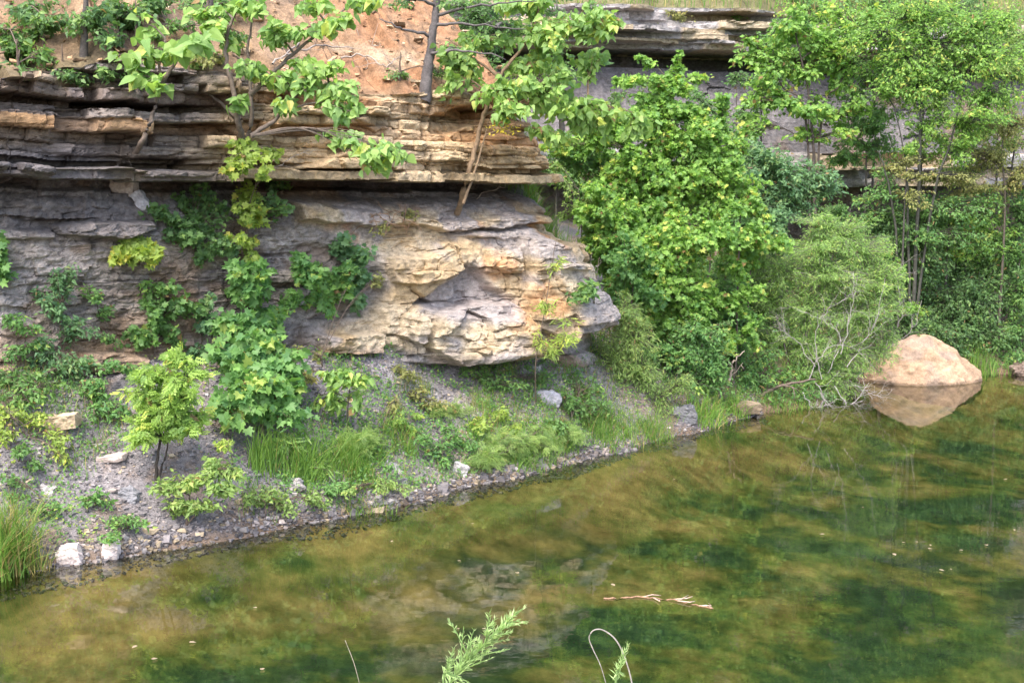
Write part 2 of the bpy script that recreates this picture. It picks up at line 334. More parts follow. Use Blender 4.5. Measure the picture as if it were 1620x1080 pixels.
for pts, hh in (([(676, 500), (800, 470), (826, 520), (834, 562), (700, 574), (668, 548)], .20), ([(812, 372), (920, 396), (968, 480), (960, 520), (900, 545), (835, 520), (822, 430)], .16),
                ([(612, 412), (706, 392), (722, 424), (650, 452), (622, 446)], .13), ([(752, 400), (812, 396), (812, 428), (760, 430)], .08), ([(820, 362), (880, 372), (882, 418), (826, 428)], .07), ([(502, 532), (590, 528), (586, 560), (508, 560)], .26), ([(640, 500), (664, 498), (666, 560), (640, 560)], .07), ([(130, 560), (190, 555), (228, 568), (220, 582), (140, 588)], .18)):
    off2 = off2 + 1.1 * hh * sstep(-2, 2, polysd(wpx, wpy, pts))
fr_ = sstep(-.15, .25, fbm(SA * 1.6, ZA * 2, 446, 3)); off2 = off2 + face * fr_ * (.05 * (ca - .5) + .09 * clx * (cb_ - .5) - .012 * np.exp(-ced / .04)) + face * .018 * fbm(SA * 18, ZA * 18, 447, 3)
hollow = polysd(wpx, wpy, [(735, 418), (808, 468), (800, 500), (690, 498), (655, 480)]); off2 = off2 - .16 * sstep(-4, 8, hollow)
off2 = off2 - .07 * np.exp(-np.abs(wpx - 668 - 5 * fbm(ZA * 6, ZA * 0, 424, 3)) / 3) * sstep(470, 490, wpy) * sstep(572, 560, wpy) - .06 * np.exp(-np.abs(wpx - 738 - 8 * fbm(ZA * 6, ZA * 0, 425, 3)) / 3) * sstep(500, 510, wpy) * sstep(570, 560, wpy)
low = sstep(572, 582, wpy + np.maximum(0, wpx - 845) * .62) * sstep(480, 560, wpx); off2 = off2 - .38 * low
wc = fbm(SA * 1.4, ZA * 1.6, 55, 4)
off2 = off2 - .03 * (1 - sstep(.0, .02, np.abs(wc))) * face * (1 - sstep(430, 450, wpy) * sstep(790, 640, wpx))
off = np.where(wz > LEDGE, off1, off2)
off = off * (1 - ret) + ret * (.10 * fbm(SA * 1.5, ZA * 1.5, 56, 4))
off = off * sstep(.2, .5, ZA) - .0
off = np.where(ZA > zA[:, None] - .035, off - .02, off)
AV = B3.copy(); AV[..., :2] += off[..., None] * nA[:, None]
# colours of the beds, with shade painted in under the ledge and in gaps
c = (GREY * 1.0 + [.028, .012, -.022]) * (1 + .35 * (ca - .5)[..., None] * rough[..., None]) * (1 + .16 * (r3 - .5) * thin + .3 * wc + .25 * (c2 - .5) * beds + .3 * fbm(SA * 4, ZA * 6, 409, 4))[..., None]
c = mixc(c, LGREY, np.clip(sstep(.0, .4, fbm(SA * 1.1, ZA * 2.0, 61, 5)) * .8 + sstep(230, 60, wpx) * sstep(380, 450, wpy) * .5, 0, .9)); c = mixc(c, DGREY * 1.2, sstep(.12, .4, fbm(SA * 1.6 + 3, ZA * 2.6, 426, 5)) * .6)
c = mixc(c, DGREY, sstep(2.7, 3.0, wz + .25 * wc) * sstep(3.2, 3.05, wz) * .75)  # dark band under the overhang: its shade painted into the colour
c = mixc(c, BROWN * 1.2, sstep(.1, .45, fbm(SA * .8 + 7, ZA * .9, 62, 4)) * .8); c = mixc(c, BROWN * .8, sstep(.15, .4, fbm(SA * 2.5 + 7, ZA * 3.5, 449, 5)) * .6)
ct = TAN * (1 + .35 * fbm(SA * 2, ZA * 3, 63, 4) + .12 * (r3 - .5))[..., None]
ct = mixc(ct, TAN2, sstep(-.1, .4, fbm(SA * 1.7 + 3, ZA * 2, 64, 4))); ct = mixc(ct, GREY * 1.25, sstep(.05, .35, fbm(SA * 1.6 + 9, ZA * 1.9, 65, 4)) * .75)
ct = mixc(ct, ORANGE, sstep(.22, .5, fbm(SA * 2.4 + 1, ZA * 2.4, 66, 4)) * .6)
c = mixc(c, ct, tanm)
hg = sstep(-10, 10, polysd(wpx, wpy, [(745, 418), (808, 470), (800, 508), (690, 512), (655, 490), (700, 440)])); c = mixc(c, GREY * 1.3, hg * .8)
cl = TAN * (.9 + .4 * (r1 - .5) + .5 * (d1 - .5) + .3 * fbm(SA * 3, ZA * 6, 67, 3))[..., None]
cl = mixc(cl, ORANGE * .9, (q1 > .72) * .5); cl = mixc(cl, GREY * .8, sstep(.45, .7, 1 - r1 + .4 * fbm(SA, ZA * 2, 68, 3)) * leftm * .8)
cl = mixc(cl, np.array([.17, .135, .11]), leftm * (1 - bim) * .65); cl = mixc(cl, DGREY * 1.1, leftm * sstep(3.62, 3.35, wz + .1 * fbm(SA, ZA, 422, 3)) * .75); cl = mixc(cl, TAN2 * .95, sstep(540, 620, wpx) * sstep(700, 640, wpx) * .5)  # recessed left beds: shale tone plus painted shade of the gaps
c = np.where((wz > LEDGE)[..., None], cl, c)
c = mixc(c, np.array([.10, .12, .045]), ret * .6); c = mixc(c, ORANGE * .95, sstep(3.25, 3.6, ZA) * sstep(680, 760, px) * (1 - ret) * .45)
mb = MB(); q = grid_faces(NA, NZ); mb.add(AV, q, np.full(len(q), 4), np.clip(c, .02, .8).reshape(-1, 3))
tag(mb.build('cliff', M_ROCK), kind='structure')
AVf, qA = AV.reshape(-1, 3), q

# hillside above the near cliff
iu = np.where(ua <= 8.0)[0][::3]; nt = 170; tt = np.linspace(0, 8.5, nt)
topv = AV[iu, -1]
HA = np.zeros((len(iu), nt, 3)); HA[..., :2] = topv[:, None, :2] + tt[None, :, None] * G; HS = ss[iu][:, None] + tt[None] * 0
blend = sstep(0, .5, tt)[None]
HA[..., 2] = topv[:, None, 2] + .03 * 0 + .70 * np.maximum(tt - .06, 0)[None] + blend * (.24 * fbm(HS * .9, tt[None] * .9 + HS * 0, 71, 6, .6) + .02 * fbm(HS * 7, tt[None] * 7 + HS * 0, 72, 3))
px, py = proj(HA)
c = BROWN[None, None] * (1.15 + .4 * fbm(HS * 1.2, tt[None] * 1.2 + HS * 0, 73, 4))[..., None]
wp = px + 40 * fbm(HS, tt[None] + HS * 0, 74, 4)
c = mixc(c, np.array([.17, .125, .095]), sstep(-.2, .3, fbm(HS * 2, tt[None] * 2 + HS * 0, 78, 5)) * .7); c = mixc(c, CLAY, sstep(450, 590, wp) * .9); c = mixc(c, BROWN * .9, sstep(.0, .4, fbm(HS * 2.6 + 2, tt[None] * 2.6 + HS * 0, 77, 5)) * .7); c = mixc(c, TAN2 * .72, sstep(.1, .4, fbm(HS * 1.5 + 2, tt[None] * 1.5 + HS * 0, 75, 4)) * sstep(430, 540, wp) * .6)
c = mixc(c, np.array([.07, .075, .04]), sstep(.0, .5, fbm(HS * .8 + 5, tt[None] * .8 + HS * 0, 76, 3)) * sstep(330, 200, wp) * .6)
mb = MB(); qH = grid_faces(len(iu), nt); mb.add(HA, qH, np.full(len(qH), 4), np.clip(c, .02, .8).reshape(-1, 3))
tag(mb.build('hillside', M_SOIL), kind='structure')

# cliff further back on the right, and its hillside
botB = [(-6, 20.6), (-3, 20.7), (0, 20.8), (2.5, 21.4), (5, 22.3), (8, 23.2), (12, 24.8), (16, 27), (22, 31)]
NB, NZB = 1000, 250
ssb, ub, bB, tB, zB = cliff_grid(botB, [(x - .1, y + .25) for x, y in botB], NB, 1.2, [6.15] * 9, NZB)
tg = np.gradient(bB, axis=0); tg /= np.linalg.norm(tg, axis=1, keepdims=True); nB = np.stack([tg[:, 1], -tg[:, 0]], -1)
ZB = 1.2 + 4.95 * np.linspace(0, 1, NZB)[None] + 0 * ssb[:, None]; SB = ssb[:, None] + 0 * ZB
wz = ZB + .07 * fbm(SB * .35, ZB * .3, 141, 3) + .02 * fbm(SB * 2.5, ZB * 3, 142, 3) + .12
sb1 = Strata(0, 8, .05, .17, 111, .4, 1.6); sb3 = Strata(0, 8, .02, .045, 113, .1, .4)
i1, r1, c1, d1, e1, s1, q1 = sb1.ev(SB, wz); _, r3, c3, d3, _, _, _ = sb3.ev(SB, wz)
o = np.where(wz < 3.2, -.55 + .0 * wz, np.where(wz < 3.8, .0, np.where(wz < 5.25, -.1 - (wz - 3.8) * .62, np.where(wz < 5.55, -1.7, -.55))))
leB = ((wz > 3.2) & (wz < 3.8)) | (wz > 5.5)
va, vb_, vlx, vly, ved = blocks(SB / .45 + .3 * fbm(SB * 3, ZB * 3, 151, 2), ZB / .16 + .3 * fbm(SB * 3, ZB * 3, 152, 2), 153); o = o + (.10 * (va - .5) + .12 * vlx * (vb_ - .5)) * sstep(-.2, .2, fbm(SB * .9, ZB, 154, 3))
o = o + .06 * fbm(SB, ZB * 1.4, 143, 5) + fbm(SB * .6, i1 * 6.1, 411, 3) * .55 * leB + (c1 - .5) * .14 * leB + .012 * (r3 - .5) + .05 * fbm(SB * 4, ZB * 5, 412, 4) + .02 * fbm(SB * 9, ZB * 9, 144, 3) + .10 * fbm(SB * .5, ZB * .2, 145, 3)
BV = np.zeros(ZB.shape + (3,)); BV[..., :2] = bB[:, None] + o[..., None] * nB[:, None]; BV[..., 2] = ZB
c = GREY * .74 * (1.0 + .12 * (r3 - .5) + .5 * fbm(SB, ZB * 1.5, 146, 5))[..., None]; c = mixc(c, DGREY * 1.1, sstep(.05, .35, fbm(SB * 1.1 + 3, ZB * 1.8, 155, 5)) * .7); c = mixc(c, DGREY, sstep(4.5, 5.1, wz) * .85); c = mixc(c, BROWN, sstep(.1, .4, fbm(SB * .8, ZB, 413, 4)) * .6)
led = ((wz > 3.2) & (wz < 3.8)) | (wz > 5.5)
cb = np.where((d1 > .5)[..., None], LGREY, TAN2 * .85) * (1 + .5 * (r1 - .5))[..., None]; c = np.where(led[..., None], cb, c)
c = mixc(c, BROWN * .8, (1 - sstep(2.9, 3.2, wz)) * .5)
mb = MB(); qB = grid_faces(NB, NZB); mb.add(BV, qB, np.full(len(qB), 4), np.clip(c, .02, .8).reshape(-1, 3))
tag(mb.build('cliff', M_ROCK), kind='structure')
nt = 120; tt = np.linspace(0, 18, nt); tb = BV[::3, -1]; HSb = ssb[::3][:, None]
HB = np.zeros((len(tb), nt, 3)); HB[..., :2] = tb[:, None, :2] + tt[None, :, None] * np.array([-.2, .98]); bl = sstep(0, .5, tt)[None]
HB[..., 2] = tb[:, None, 2] + 0.74 * np.maximum(tt - .1, 0)[None] + bl * .2 * fbm(HSb * .7, tt[None] * .7 + HSb * 0, 171, 4)
c = np.array([.13, .12, .06]) * (1 + .5 * fbm(HSb, tt[None] + HSb * 0, 172, 4))[..., None]
mb = MB(); qHB = grid_faces(len(tb), nt); mb.add(HB, qHB, np.full(len(qHB), 4), np.clip(c, .02, .6).reshape(-1, 3))
tag(mb.build('hillside', M_SOIL), kind='structure')

# ------------------------------------------------------------------ ray casts on the terrain, to root things where the photo shows them
def bvh(vs, qs): return BVHTree.FromPolygons(vs.reshape(-1, 3).tolist(), qs.tolist())
st = 3
def coarse(V, su, sv):
    W = V[::su, ::sv]; return W, grid_faces(W.shape[0], W.shape[1])
TREES = [bvh(*coarse(GV, 2, 2)), bvh(*coarse(AV, 4, 2)), bvh(*coarse(HA, 2, 1)), bvh(*coarse(BV, 4, 3)), bvh(*coarse(HB, 2, 1))]
CAM = Vector((0, 0, CAMZ))
def cast(o, d):
    best = None
    for t in TREES:
        h = t.ray_cast(o, d)
        if h[0] is not None and (best is None or h[3] < best[3]): best = h
    return best
def hit(px, py, back=0.0):
    h = cast(CAM, Vector(ray(px, py)).normalized())
    if h is None: return P(px, py, 20), np.array([0, -1, 0])
    p = np.array(h[0]); d = p - np.array(CAM); d /= np.linalg.norm(d)
    n = np.array(h[1]); n = n if n @ d < 0 else -n
    return p - d * back, n
def drop(x, y, z=20.0):
    h = cast(Vector((x, y, z)), Vector((0, 0, -1)))
    return np.array(h[0]) if h else np.array([x, y, 0])

# ------------------------------------------------------------------ leaves, twigs, grass
def leaf_tpl(ys, ws, fold=.25, curl=.25):
    v = []; f = []; rows = []
    for y, w in zip(ys, ws):
        if w == 0: rows.append([len(v)]); v.append((0, y, -curl * y * y))
        else:
            rows.append([len(v), len(v) + 1, len(v) + 2]); v += [(-w, y, fold * w - curl * y * y), (0, y, -curl * y * y), (w, y, fold * w - curl * y * y)]
    for a, b in zip(rows[:-1], rows[1:]):
        if len(a) == 1 and len(b) == 3: f += [(a[0], b[1], b[0]), (a[0], b[2], b[1])]
        elif len(a) == 3 and len(b) == 3: f += [(a[0], a[1], b[1], b[0]), (a[1], a[2], b[2], b[1])]
        elif len(a) == 3: f += [(a[0], a[1], b[0]), (a[1], a[2], b[0])]
    return np.array(v), f
def lobed_tpl():
    h = [(.0, .06), (.28, -.1), (.54, .2), (.35, .33), (.50, .66), (.2, .6)]
    o = [(x, y) for x, y in h] + [(0, 1.0)] + [(-x, y) for x, y in h[:0:-1]]
    v = [(0, .34, -.04)] + [(x, y, .22 * abs(x) - .25 * y * y * .6) for x, y in o]; n = len(o)
    return np.array(v), [(0, 1 + i, 1 + (i + 1) % n) for i in range(n)]
def compound_tpl(pairs=4, lw=.11, ll=.36, sp=.19):
    v = []; f = []
    def leaf(x, y, ang, z):
        c, s = math.cos(ang), math.sin(ang); b = len(v)
        for (a, l) in ((0, 0), (-lw, .45 * ll), (lw, .45 * ll), (0, ll)):
            v.append((x + a * c + l * s, y - a * s + l * c, z - .12 * l + (0.03 if a else 0)))
        f.append((b, b + 2, b + 3, b + 1))
    for i in range(pairs):
        y = .12 + i * sp
        leaf(0, y, 1.05, -.1 * y * y); leaf(0, y, -1.05, -.1 * y * y)
    leaf(0, .12 + pairs * sp - .08, 0, -.1)
    return np.array(v), f
TPL = {'heart': leaf_tpl([0, .04, .28, .65, 1], [0, .26, .42, .24, 0], .2, .3), 'oval': leaf_tpl([0, .4, 1], [0, .27, 0], .3, .25), 'lobed': lobed_tpl(), 'pinnate': compound_tpl(),
       'willow': leaf_tpl([0, .45, 1], [0, .085, 0], .2, .2), 'round': leaf_tpl([0, .12, .55, 1], [0, .25, .36, 0], .25, .25), 'feather': compound_tpl(6, .035, .34, .13)}
def norm(a): return a / np.maximum(np.linalg.norm(a, axis=-1, keepdims=True), 1e-9)
def add_leaves(mb, kind, pos, axis, nrm, size, col):
    tv, tf = TPL[kind]; n = len(pos); wj = rng.uniform(.72, 1.12, n)[:, None, None]; zj = rng.uniform(.2, 2.4, n)[:, None, None]
    a = norm(axis); sd = norm(np.cross(a, nrm)); nn = np.cross(sd, a)
    s = np.broadcast_to(size, (n,))[:, None, None]
    v = pos[:, None] + s * (wj * tv[None, :, 0:1] * sd[:, None] + tv[None, :, 1:2] * a[:, None] + zj * tv[None, :, 2:3] * nn[:, None])
    tl = np.concatenate([np.array(q) for q in tf]); tot = np.array([len(q) for q in tf])
    loops = (tl[None] + (np.arange(n) * len(tv))[:, None]).ravel()
    mb.add(v, loops, np.tile(tot, n), np.repeat(col, len(tv), 0))
def add_tubes(mb, Pn, R, sides=4, col=(.12, .09, .07)):
    """Pn (N,m,3) polylines, R (N,m) radii"""
    Pn = np.asarray(Pn, float); R = np.asarray(R, float)
    N_, m = Pn.shape[:2]
    T = norm(np.gradient(Pn, axis=1)); ref = np.where(np.abs(T[..., 2:3]) > .9, np.array([1., 0, 0]), np.array([0, 0, 1.]))
    A = norm(np.cross(T, ref)); Bv = np.cross(T, A)
    an = np.arange(sides) / sides * 2 * math.pi
    ring = Pn[:, :, None] + R[:, :, None, None] * (np.cos(an)[None, None, :, None] * A[:, :, None] + np.sin(an)[None, None, :, None] * Bv[:, :, None])
    idx = np.arange(N_ * m * sides).reshape(N_, m, sides)
    q = np.stack([idx[:, :-1], np.roll(idx[:, :-1], -1, 2), np.roll(idx[:, 1:], -1, 2), idx[:, 1:]], -1).reshape(-1, 4)
    mb.add(ring, q, np.full(len(q), 4), col)
    caps = idx[:, -1].reshape(-1, sides); mb_n = mb.n - N_ * m * sides
    mb.l.append((caps + mb_n).ravel()); mb.t.append(np.full(len(caps), sides))
def smooth_line(pts, k=6):
    pts = np.array(pts, float)
    if len(pts) < 3: 
        return pts[0] + (pts[1] - pts[0]) * np.linspace(0, 1, k + 1)[:, None]
    ev = spline(pts, 0); return ev(np.linspace(0, len(pts) - 1 - 1e-6, (len(pts) - 1) * k + 1))
def trunk(mb, pts, r0, r1, col, sides=8, wob=.0):
    p = smooth_line(pts); n = len(p)
    if wob: p[1:-1] += rng.normal(0, wob, (n - 2, 3))
    r = r0 + (r1 - r0) * np.linspace(0, 1, n) ** .8
    add_tubes(mb, p[None], r[None], sides, col); return p
GRN = {   # leaf colours: (dark end, bright end, accent)
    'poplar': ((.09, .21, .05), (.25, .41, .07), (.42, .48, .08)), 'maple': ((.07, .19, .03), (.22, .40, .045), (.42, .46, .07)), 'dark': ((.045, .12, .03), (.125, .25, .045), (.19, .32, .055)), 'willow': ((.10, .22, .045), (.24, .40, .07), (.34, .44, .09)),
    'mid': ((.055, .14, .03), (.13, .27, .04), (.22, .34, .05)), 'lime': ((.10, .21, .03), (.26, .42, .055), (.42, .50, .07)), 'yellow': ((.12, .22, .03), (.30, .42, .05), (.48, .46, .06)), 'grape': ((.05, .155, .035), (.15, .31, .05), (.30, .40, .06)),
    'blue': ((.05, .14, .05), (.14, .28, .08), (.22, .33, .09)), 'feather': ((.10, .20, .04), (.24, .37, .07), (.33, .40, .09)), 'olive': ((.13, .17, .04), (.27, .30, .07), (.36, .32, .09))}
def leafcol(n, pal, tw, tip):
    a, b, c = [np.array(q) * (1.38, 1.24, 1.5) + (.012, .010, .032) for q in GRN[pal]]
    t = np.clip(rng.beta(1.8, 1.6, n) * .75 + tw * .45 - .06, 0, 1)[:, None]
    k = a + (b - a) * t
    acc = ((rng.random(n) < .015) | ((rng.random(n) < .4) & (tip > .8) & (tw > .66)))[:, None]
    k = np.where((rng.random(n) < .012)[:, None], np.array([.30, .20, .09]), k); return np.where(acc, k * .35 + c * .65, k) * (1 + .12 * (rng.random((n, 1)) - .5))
def plant(name, label, cat, root, trunks=(), blobs=(), leaf='oval', size=.08, pal='mid', per=9, dens=1.0, group=None, r0=.02, bark=(.13, .10, .08), up=.8, out=.7, droop=.25, twig_r=.004, clump=.27, spread=1.0, limbs=True, parts=('trunk', 'crown'), branch_k=.75):
    """trunks: lists of 3-D points; blobs: (centre, radii (3), twigs)"""
    e = empty(name, root, label, cat, group)
    tb = MB(); lb = MB(); samples = []
    for i, t in enumerate(trunks):
        k = branch_k if i else 1.0
        samples.append(trunk(tb, t, r0 * k, r0 * .25 * k, bark, 7, r0 * .15))
    tr = np.concatenate(samples) if samples else np.array([root])
    for cpos, rad, n in blobs:
        n = max(2, int(n * dens)); cpos = np.array(cpos); rad = np.array(rad)
        w = np.linalg.norm((tr - cpos) * np.array([1, 1, 1.0]), axis=1) + np.maximum(0, tr[:, 2] - cpos[2]) * 2.0
        s = tr[np.argmin(w)]
        mid = (s + cpos) / 2 + np.array([0, 0, .12 * np.linalg.norm(cpos - s)])
        limb = smooth_line([s, mid, cpos], 6)
        if limbs: add_tubes(tb, limb[None], np.linspace(max(.35 * r0, twig_r * 1.6), twig_r, len(limb))[None], 5, bark)
        m = max(2, n // 9)
        def ball(k):
            u = norm(rng.normal(size=(k, 3))); return u * rng.random((k, 1)) ** (1 / 2.4)
        cc = ball(m); ci = rng.integers(0, m, n); cr = rng.random(m); tgt = cc[ci] + clump * rng.normal(size=(n, 3)) * .75
        L_ = np.linalg.norm(tgt, axis=1, keepdims=True); tgt = np.where(L_ > 1.08, tgt / L_ * (1.08 - .25 * rng.random((n, 1))), tgt)
        T = cpos + tgt * rad * spread
        S = limb[np.clip((rng.random(n) * .6 + .4) * (len(limb) - 1), 0, len(limb) - 1).astype(int)]
        S = T + (S - T) * np.minimum(1, (6 * size + .25) / np.maximum(np.linalg.norm(S - T, axis=1), 1e-6))[:, None] if not limbs else S
        md = (S + T) / 2 + np.array([0, 0, 1]) * (.10 * np.linalg.norm(T - S, axis=1))[:, None] + rng.normal(0, .03, (n, 3))
        u = np.linspace(0, 1, 5)[None, :, None]
        C = (1 - u) ** 2 * S[:, None] + 2 * u * (1 - u) * md[:, None] + u ** 2 * T[:, None]
        add_tubes(tb, C, np.broadcast_to(np.linspace(twig_r, twig_r * .35, 5), (n, 5)), 3, bark)
        k = rng.poisson(per, n) + 2; ti = np.repeat(np.arange(n), k); K = len(ti)
        ln = np.linalg.norm(T - S, axis=1)[ti]
        uu = 1 - rng.random(K) ** 1.3 * np.minimum(1, (per * size * .55) / np.maximum(ln, .01)); uu = uu[:, None]
        pos = (1 - uu) ** 2 * S[ti] + 2 * uu * (1 - uu) * md[ti] + uu ** 2 * T[ti] + rng.normal(0, .28 * size, (K, 3))
        tw = norm((T - md))[ti]
        sz = size * rng.uniform(.45, 1.2, K)
        ax = norm(.55 * tw + .75 * rng.normal(size=(K, 3)) * np.array([1, 1, .5]) + np.array([0, 0, -droop]))
        nr = norm(np.array([0, -out, up]) + .55 * rng.normal(size=(K, 3)))
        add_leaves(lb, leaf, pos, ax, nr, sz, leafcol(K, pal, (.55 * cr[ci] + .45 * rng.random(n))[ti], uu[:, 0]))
    if tb.v: tb.build(parts[0], M_BARK, e, True)
    lb.build(parts[1], M_LEAF, e, False)
    return e
def pb(px, py, rx, ry, Y, n, rd=None):
    s = Y / F; return (P(px, py, Y), (rx * s, (rd if rd else max(rx, ry) * s * .9), ry * s), n)
def hb(px, py, rx, ry, back, n, rd=.22):
    p, _ = hit(px, py); s = p[1] / F; d = p - np.array(CAM); d /= np.linalg.norm(d)
    return (p - d * back, (rx * s, rd, ry * s), n)
def line(pts, Y):
    Y = np.broadcast_to(Y, (len(pts),)); return [P(a, b, y) for (a, b), y in zip(pts, Y)]
def add_blades(mb, root, h, w, lean, col, segs=4):
    """grass blades: root (N,3), heights, widths, lean (N,2) horizontal bend"""
    n = len(root); t = np.linspace(0, 1, segs + 1)
    lean3 = np.concatenate([lean, np.zeros((n, 1))], 1)
    c = root[:, None] + np.array([0, 0, 1.])[None, None] * (h[:, None] * (t - .28 * t ** 2.6 * np.minimum(1.6, np.linalg.norm(lean, axis=1)[:, None] / np.maximum(h[:, None], .01))))[..., None] + lean3[:, None] * (t ** 1.9)[None, :, None]
    an = rng.random(n) * 2 * math.pi; sd = np.stack([np.cos(an), np.sin(an) * .5, 0 * an], -1)
    ww = (w[:, None] * (1 - t ** 1.6 * .97))[..., None]
    v = np.stack([c - sd[:, None] * ww / 2, c + sd[:, None] * ww / 2], 2)
    b = np.arange(segs) * 2; tq = np.stack([b, b + 1, b + 3, b + 2], -1)
    loops = (tq.ravel()[None] + (np.arange(n) * 2 * (segs + 1))[:, None]).ravel()
    mb.add(v, loops, np.full(n * segs, 4), np.repeat(col, 2 * (segs + 1), 0))
def grasscol(n, dry=.15, bright=1.0):
    a = np.array((.06, .15, .03)); b = np.array((.20, .34, .055)); d = np.array((.38, .32, .12))
    k = a + (b - a) * rng.beta(1.5, 1.5, n)[:, None]; m = (rng.random(n) < dry)[:, None]
    return np.where(m, d * rng.uniform(.6, 1.1, (n, 1)), k) * bright


import bmesh
# ------------------------------------------------------------------ stones
def rock(name, label, cat, pts, mat, col, group=None, cuts=4, amp=.02, freq=3.0, seed=0, kind=None, col2=None):
    bm = bmesh.new()
    for p in pts: bm.verts.new(p)
    r = bmesh.ops.convex_hull(bm, input=bm.verts)
    bmesh.ops.delete(bm, geom=list({g for g in r['geom_interior'] + r['geom_unused'] if isinstance(g, bmesh.types.BMVert)}), context='VERTS')
    bmesh.ops.triangulate(bm, faces=bm.faces)
    for i in range(cuts): bmesh.ops.subdivide_edges(bm, edges=bm.edges, cuts=1, use_grid_fill=True, smooth=.12 if i == 0 else 0)
    bm.normal_update()
    co = np.array([v.co[:] for v in bm.verts]); no = np.array([v.normal[:] for v in bm.verts])
    o = fbm(co[:, 0] * freq + seed, co[:, 1] * freq + co[:, 2] * freq * 1.3, 200 + seed, 5)
    o2 = fbm(co[:, 0] * freq * 5 + seed, co[:, 2] * freq * 5 + co[:, 1] * freq * 4, 300 + seed, 3)
    co = co + no * (amp * o + amp * .25 * o2)[:, None]; wet = (name == 'boulder') * (co[:, 2] < .035)
    fs = [[v.index for v in f.verts] for f in bm.faces]; bm.free()
    c = np.asarray(col) * (1 + .35 * o + .25 * o2)[:, None]
    if col2 is not None: c = mixc(c, np.asarray(col2), sstep(.0, .45, fbm(co[:, 0] * freq * 1.4, co[:, 2] * freq * 2 + co[:, 1], 400 + seed, 4)) * .75)
    c = np.where(np.asarray(wet)[:, None], c * .6, c)
    mb = MB(); mb.add(co, np.concatenate(fs), [len(f) for f in fs], np.clip(c, .02, .85))
    return tag(mb.build(name, mat, None, False), label, cat, group, kind)
# the big boulder standing in the pond
YB = 19.35; s = YB / F
def bp_(px, py, dy=0.): 
    p = P(px, py, YB); p[1] += dy; return tuple(p)
sil = [(1362, 606), (1366, 588), (1384, 562), (1412, 543), (1440, 530), (1462, 527), (1480, 533), (1508, 556), (1552, 586), (1556, 608)]
pts = [bp_(*q) for q in sil]
pts += [bp_(1400, 600, -.42), bp_(1440, 598, -.55), bp_(1510, 602, -.34), bp_(1414, 566, -.30), bp_(1468, 556, -.34), bp_(1512, 580, -.24)]
pts += [bp_(1400, 585, .55), bp_(1460, 548, .5), bp_(1510, 580, .45), bp_(1450, 600, .75)]
pts += [(p[0], p[1], -.35) for p in (bp_(1366, 600), bp_(1440, 600, -.6), bp_(1500, 600, -.5), bp_(1549, 600), bp_(1450, 600, .8))]
rock('boulder', 'large tan peaked boulder standing alone in the water with its reflection below', 'boulder', pts, M_STONE, (.37, .255, .17), None, 5, .06, 2.2, 3, None, (.26, .20, .165))
def slab(px, py, w, h, d, tilt, label, col, name='stone', group=None, seed=0, sink=.3, cat='stone', back=0.0):
    p, n = hit(px, py, back); r = np.random.default_rng(seed + 900); pts = []
    for sx in (-1, 1):
        for sy in (-1, 1):
            for sz in (-1, 1):
                q = np.array([sx * w / 2, sy * d / 2, sz * h / 2]) * r.uniform(.75, 1.1, 3); c, s_ = math.cos(tilt), math.sin(tilt)
                q = np.array([q[0] * c - q[2] * s_, q[1], q[0] * s_ + q[2] * c]); pts.append(tuple(q + p + np.array([0, 0, h * (.5 - sink) - .02])))
    return rock(name, label, cat, pts, M_STONE, col, group, 4, min(w, h, d) * .28, 2.2 / max(w, h, d), seed)
slab(112, 884, .17, .19, .10, .25, 'pale pinkish upright stone at the waterline beside the tall grass tuft', (.52, .45, .43), seed=1)
slab(177, 876, .12, .19, .09, -.1, 'narrow whitish upright stone at the waterline, right of the pale square one', (.54, .47, .45), seed=2)
slab(727, 742, .17, .12, .10, -.5, 'tilted light grey block on the shore beside the bright green tuft', (.40, .385, .385), seed=3)
slab(622, 735, .20, .05, .12, -.6, 'thin grey slab leaning on the scree left of the tilted grey block', (.36, .34, .34), seed=4)
slab(468, 770, .16, .12, .12, .5, 'grey rounded stone among the grass above the waterline', (.28, .26, .26), seed=5)
slab(1082, 660, .26, .22, .2, .2, 'blue-grey rounded rock half hidden by shoreline grass', (.15, .15, .16), seed=6)
slab(865, 630, .36, .13, .26, -.25, 'grey flat rock lying on the scree under the nose of the cliff', (.33, .32, .35), seed=7)
slab(198, 300, .22, .17, .12, .05, 'pale square block wedged under the overhanging ledge', (.46, .40, .37), seed=8, back=.05)
slab(224, 318, .20, .10, .10, -.9, 'light grey flake leaning beside the pale square block', (.42, .41, .44), seed=9, back=.05)
slab(95, 668, .34, .12, .2, .15, 'tan flat rock lying in the scree on the left slope', (.46, .36, .25), seed=10)
slab(178, 722, .26, .05, .16, .1, 'pinkish thin slab lying on the grey scree left of the sapling', (.50, .41, .38), seed=11)
slab(205, 782, .16, .10, .12, -.3, 'dark grey wedge of shale beside the foot of the light green sapling', (.2, .2, .22), seed=12)
slab(75, 775, .12, .07, .1, -.3, 'small pale stone on the grey scree above the grass tuft', (.40, .37, .37), seed=13)
slab(845, 318, .26, .18, .2, .7, 'pale pink block on the shoulder of the cliff nose', (.55, .46, .44), seed=14)
slab(1170, 645, .5, .12, .3, .0, 'low brown rock at the end of the shoreline grass', (.22, .17, .12), seed=15)
slab(1616, 594, .3, .3, .3, .2, 'dark brown rock on the far bank at the right edge', (.16, .12, .10), seed=16)
slab(845, 582, .16, .07, .12, .1, 'small grey chip below the undercut of the cliff nose', (.36, .35, .36), seed=17)

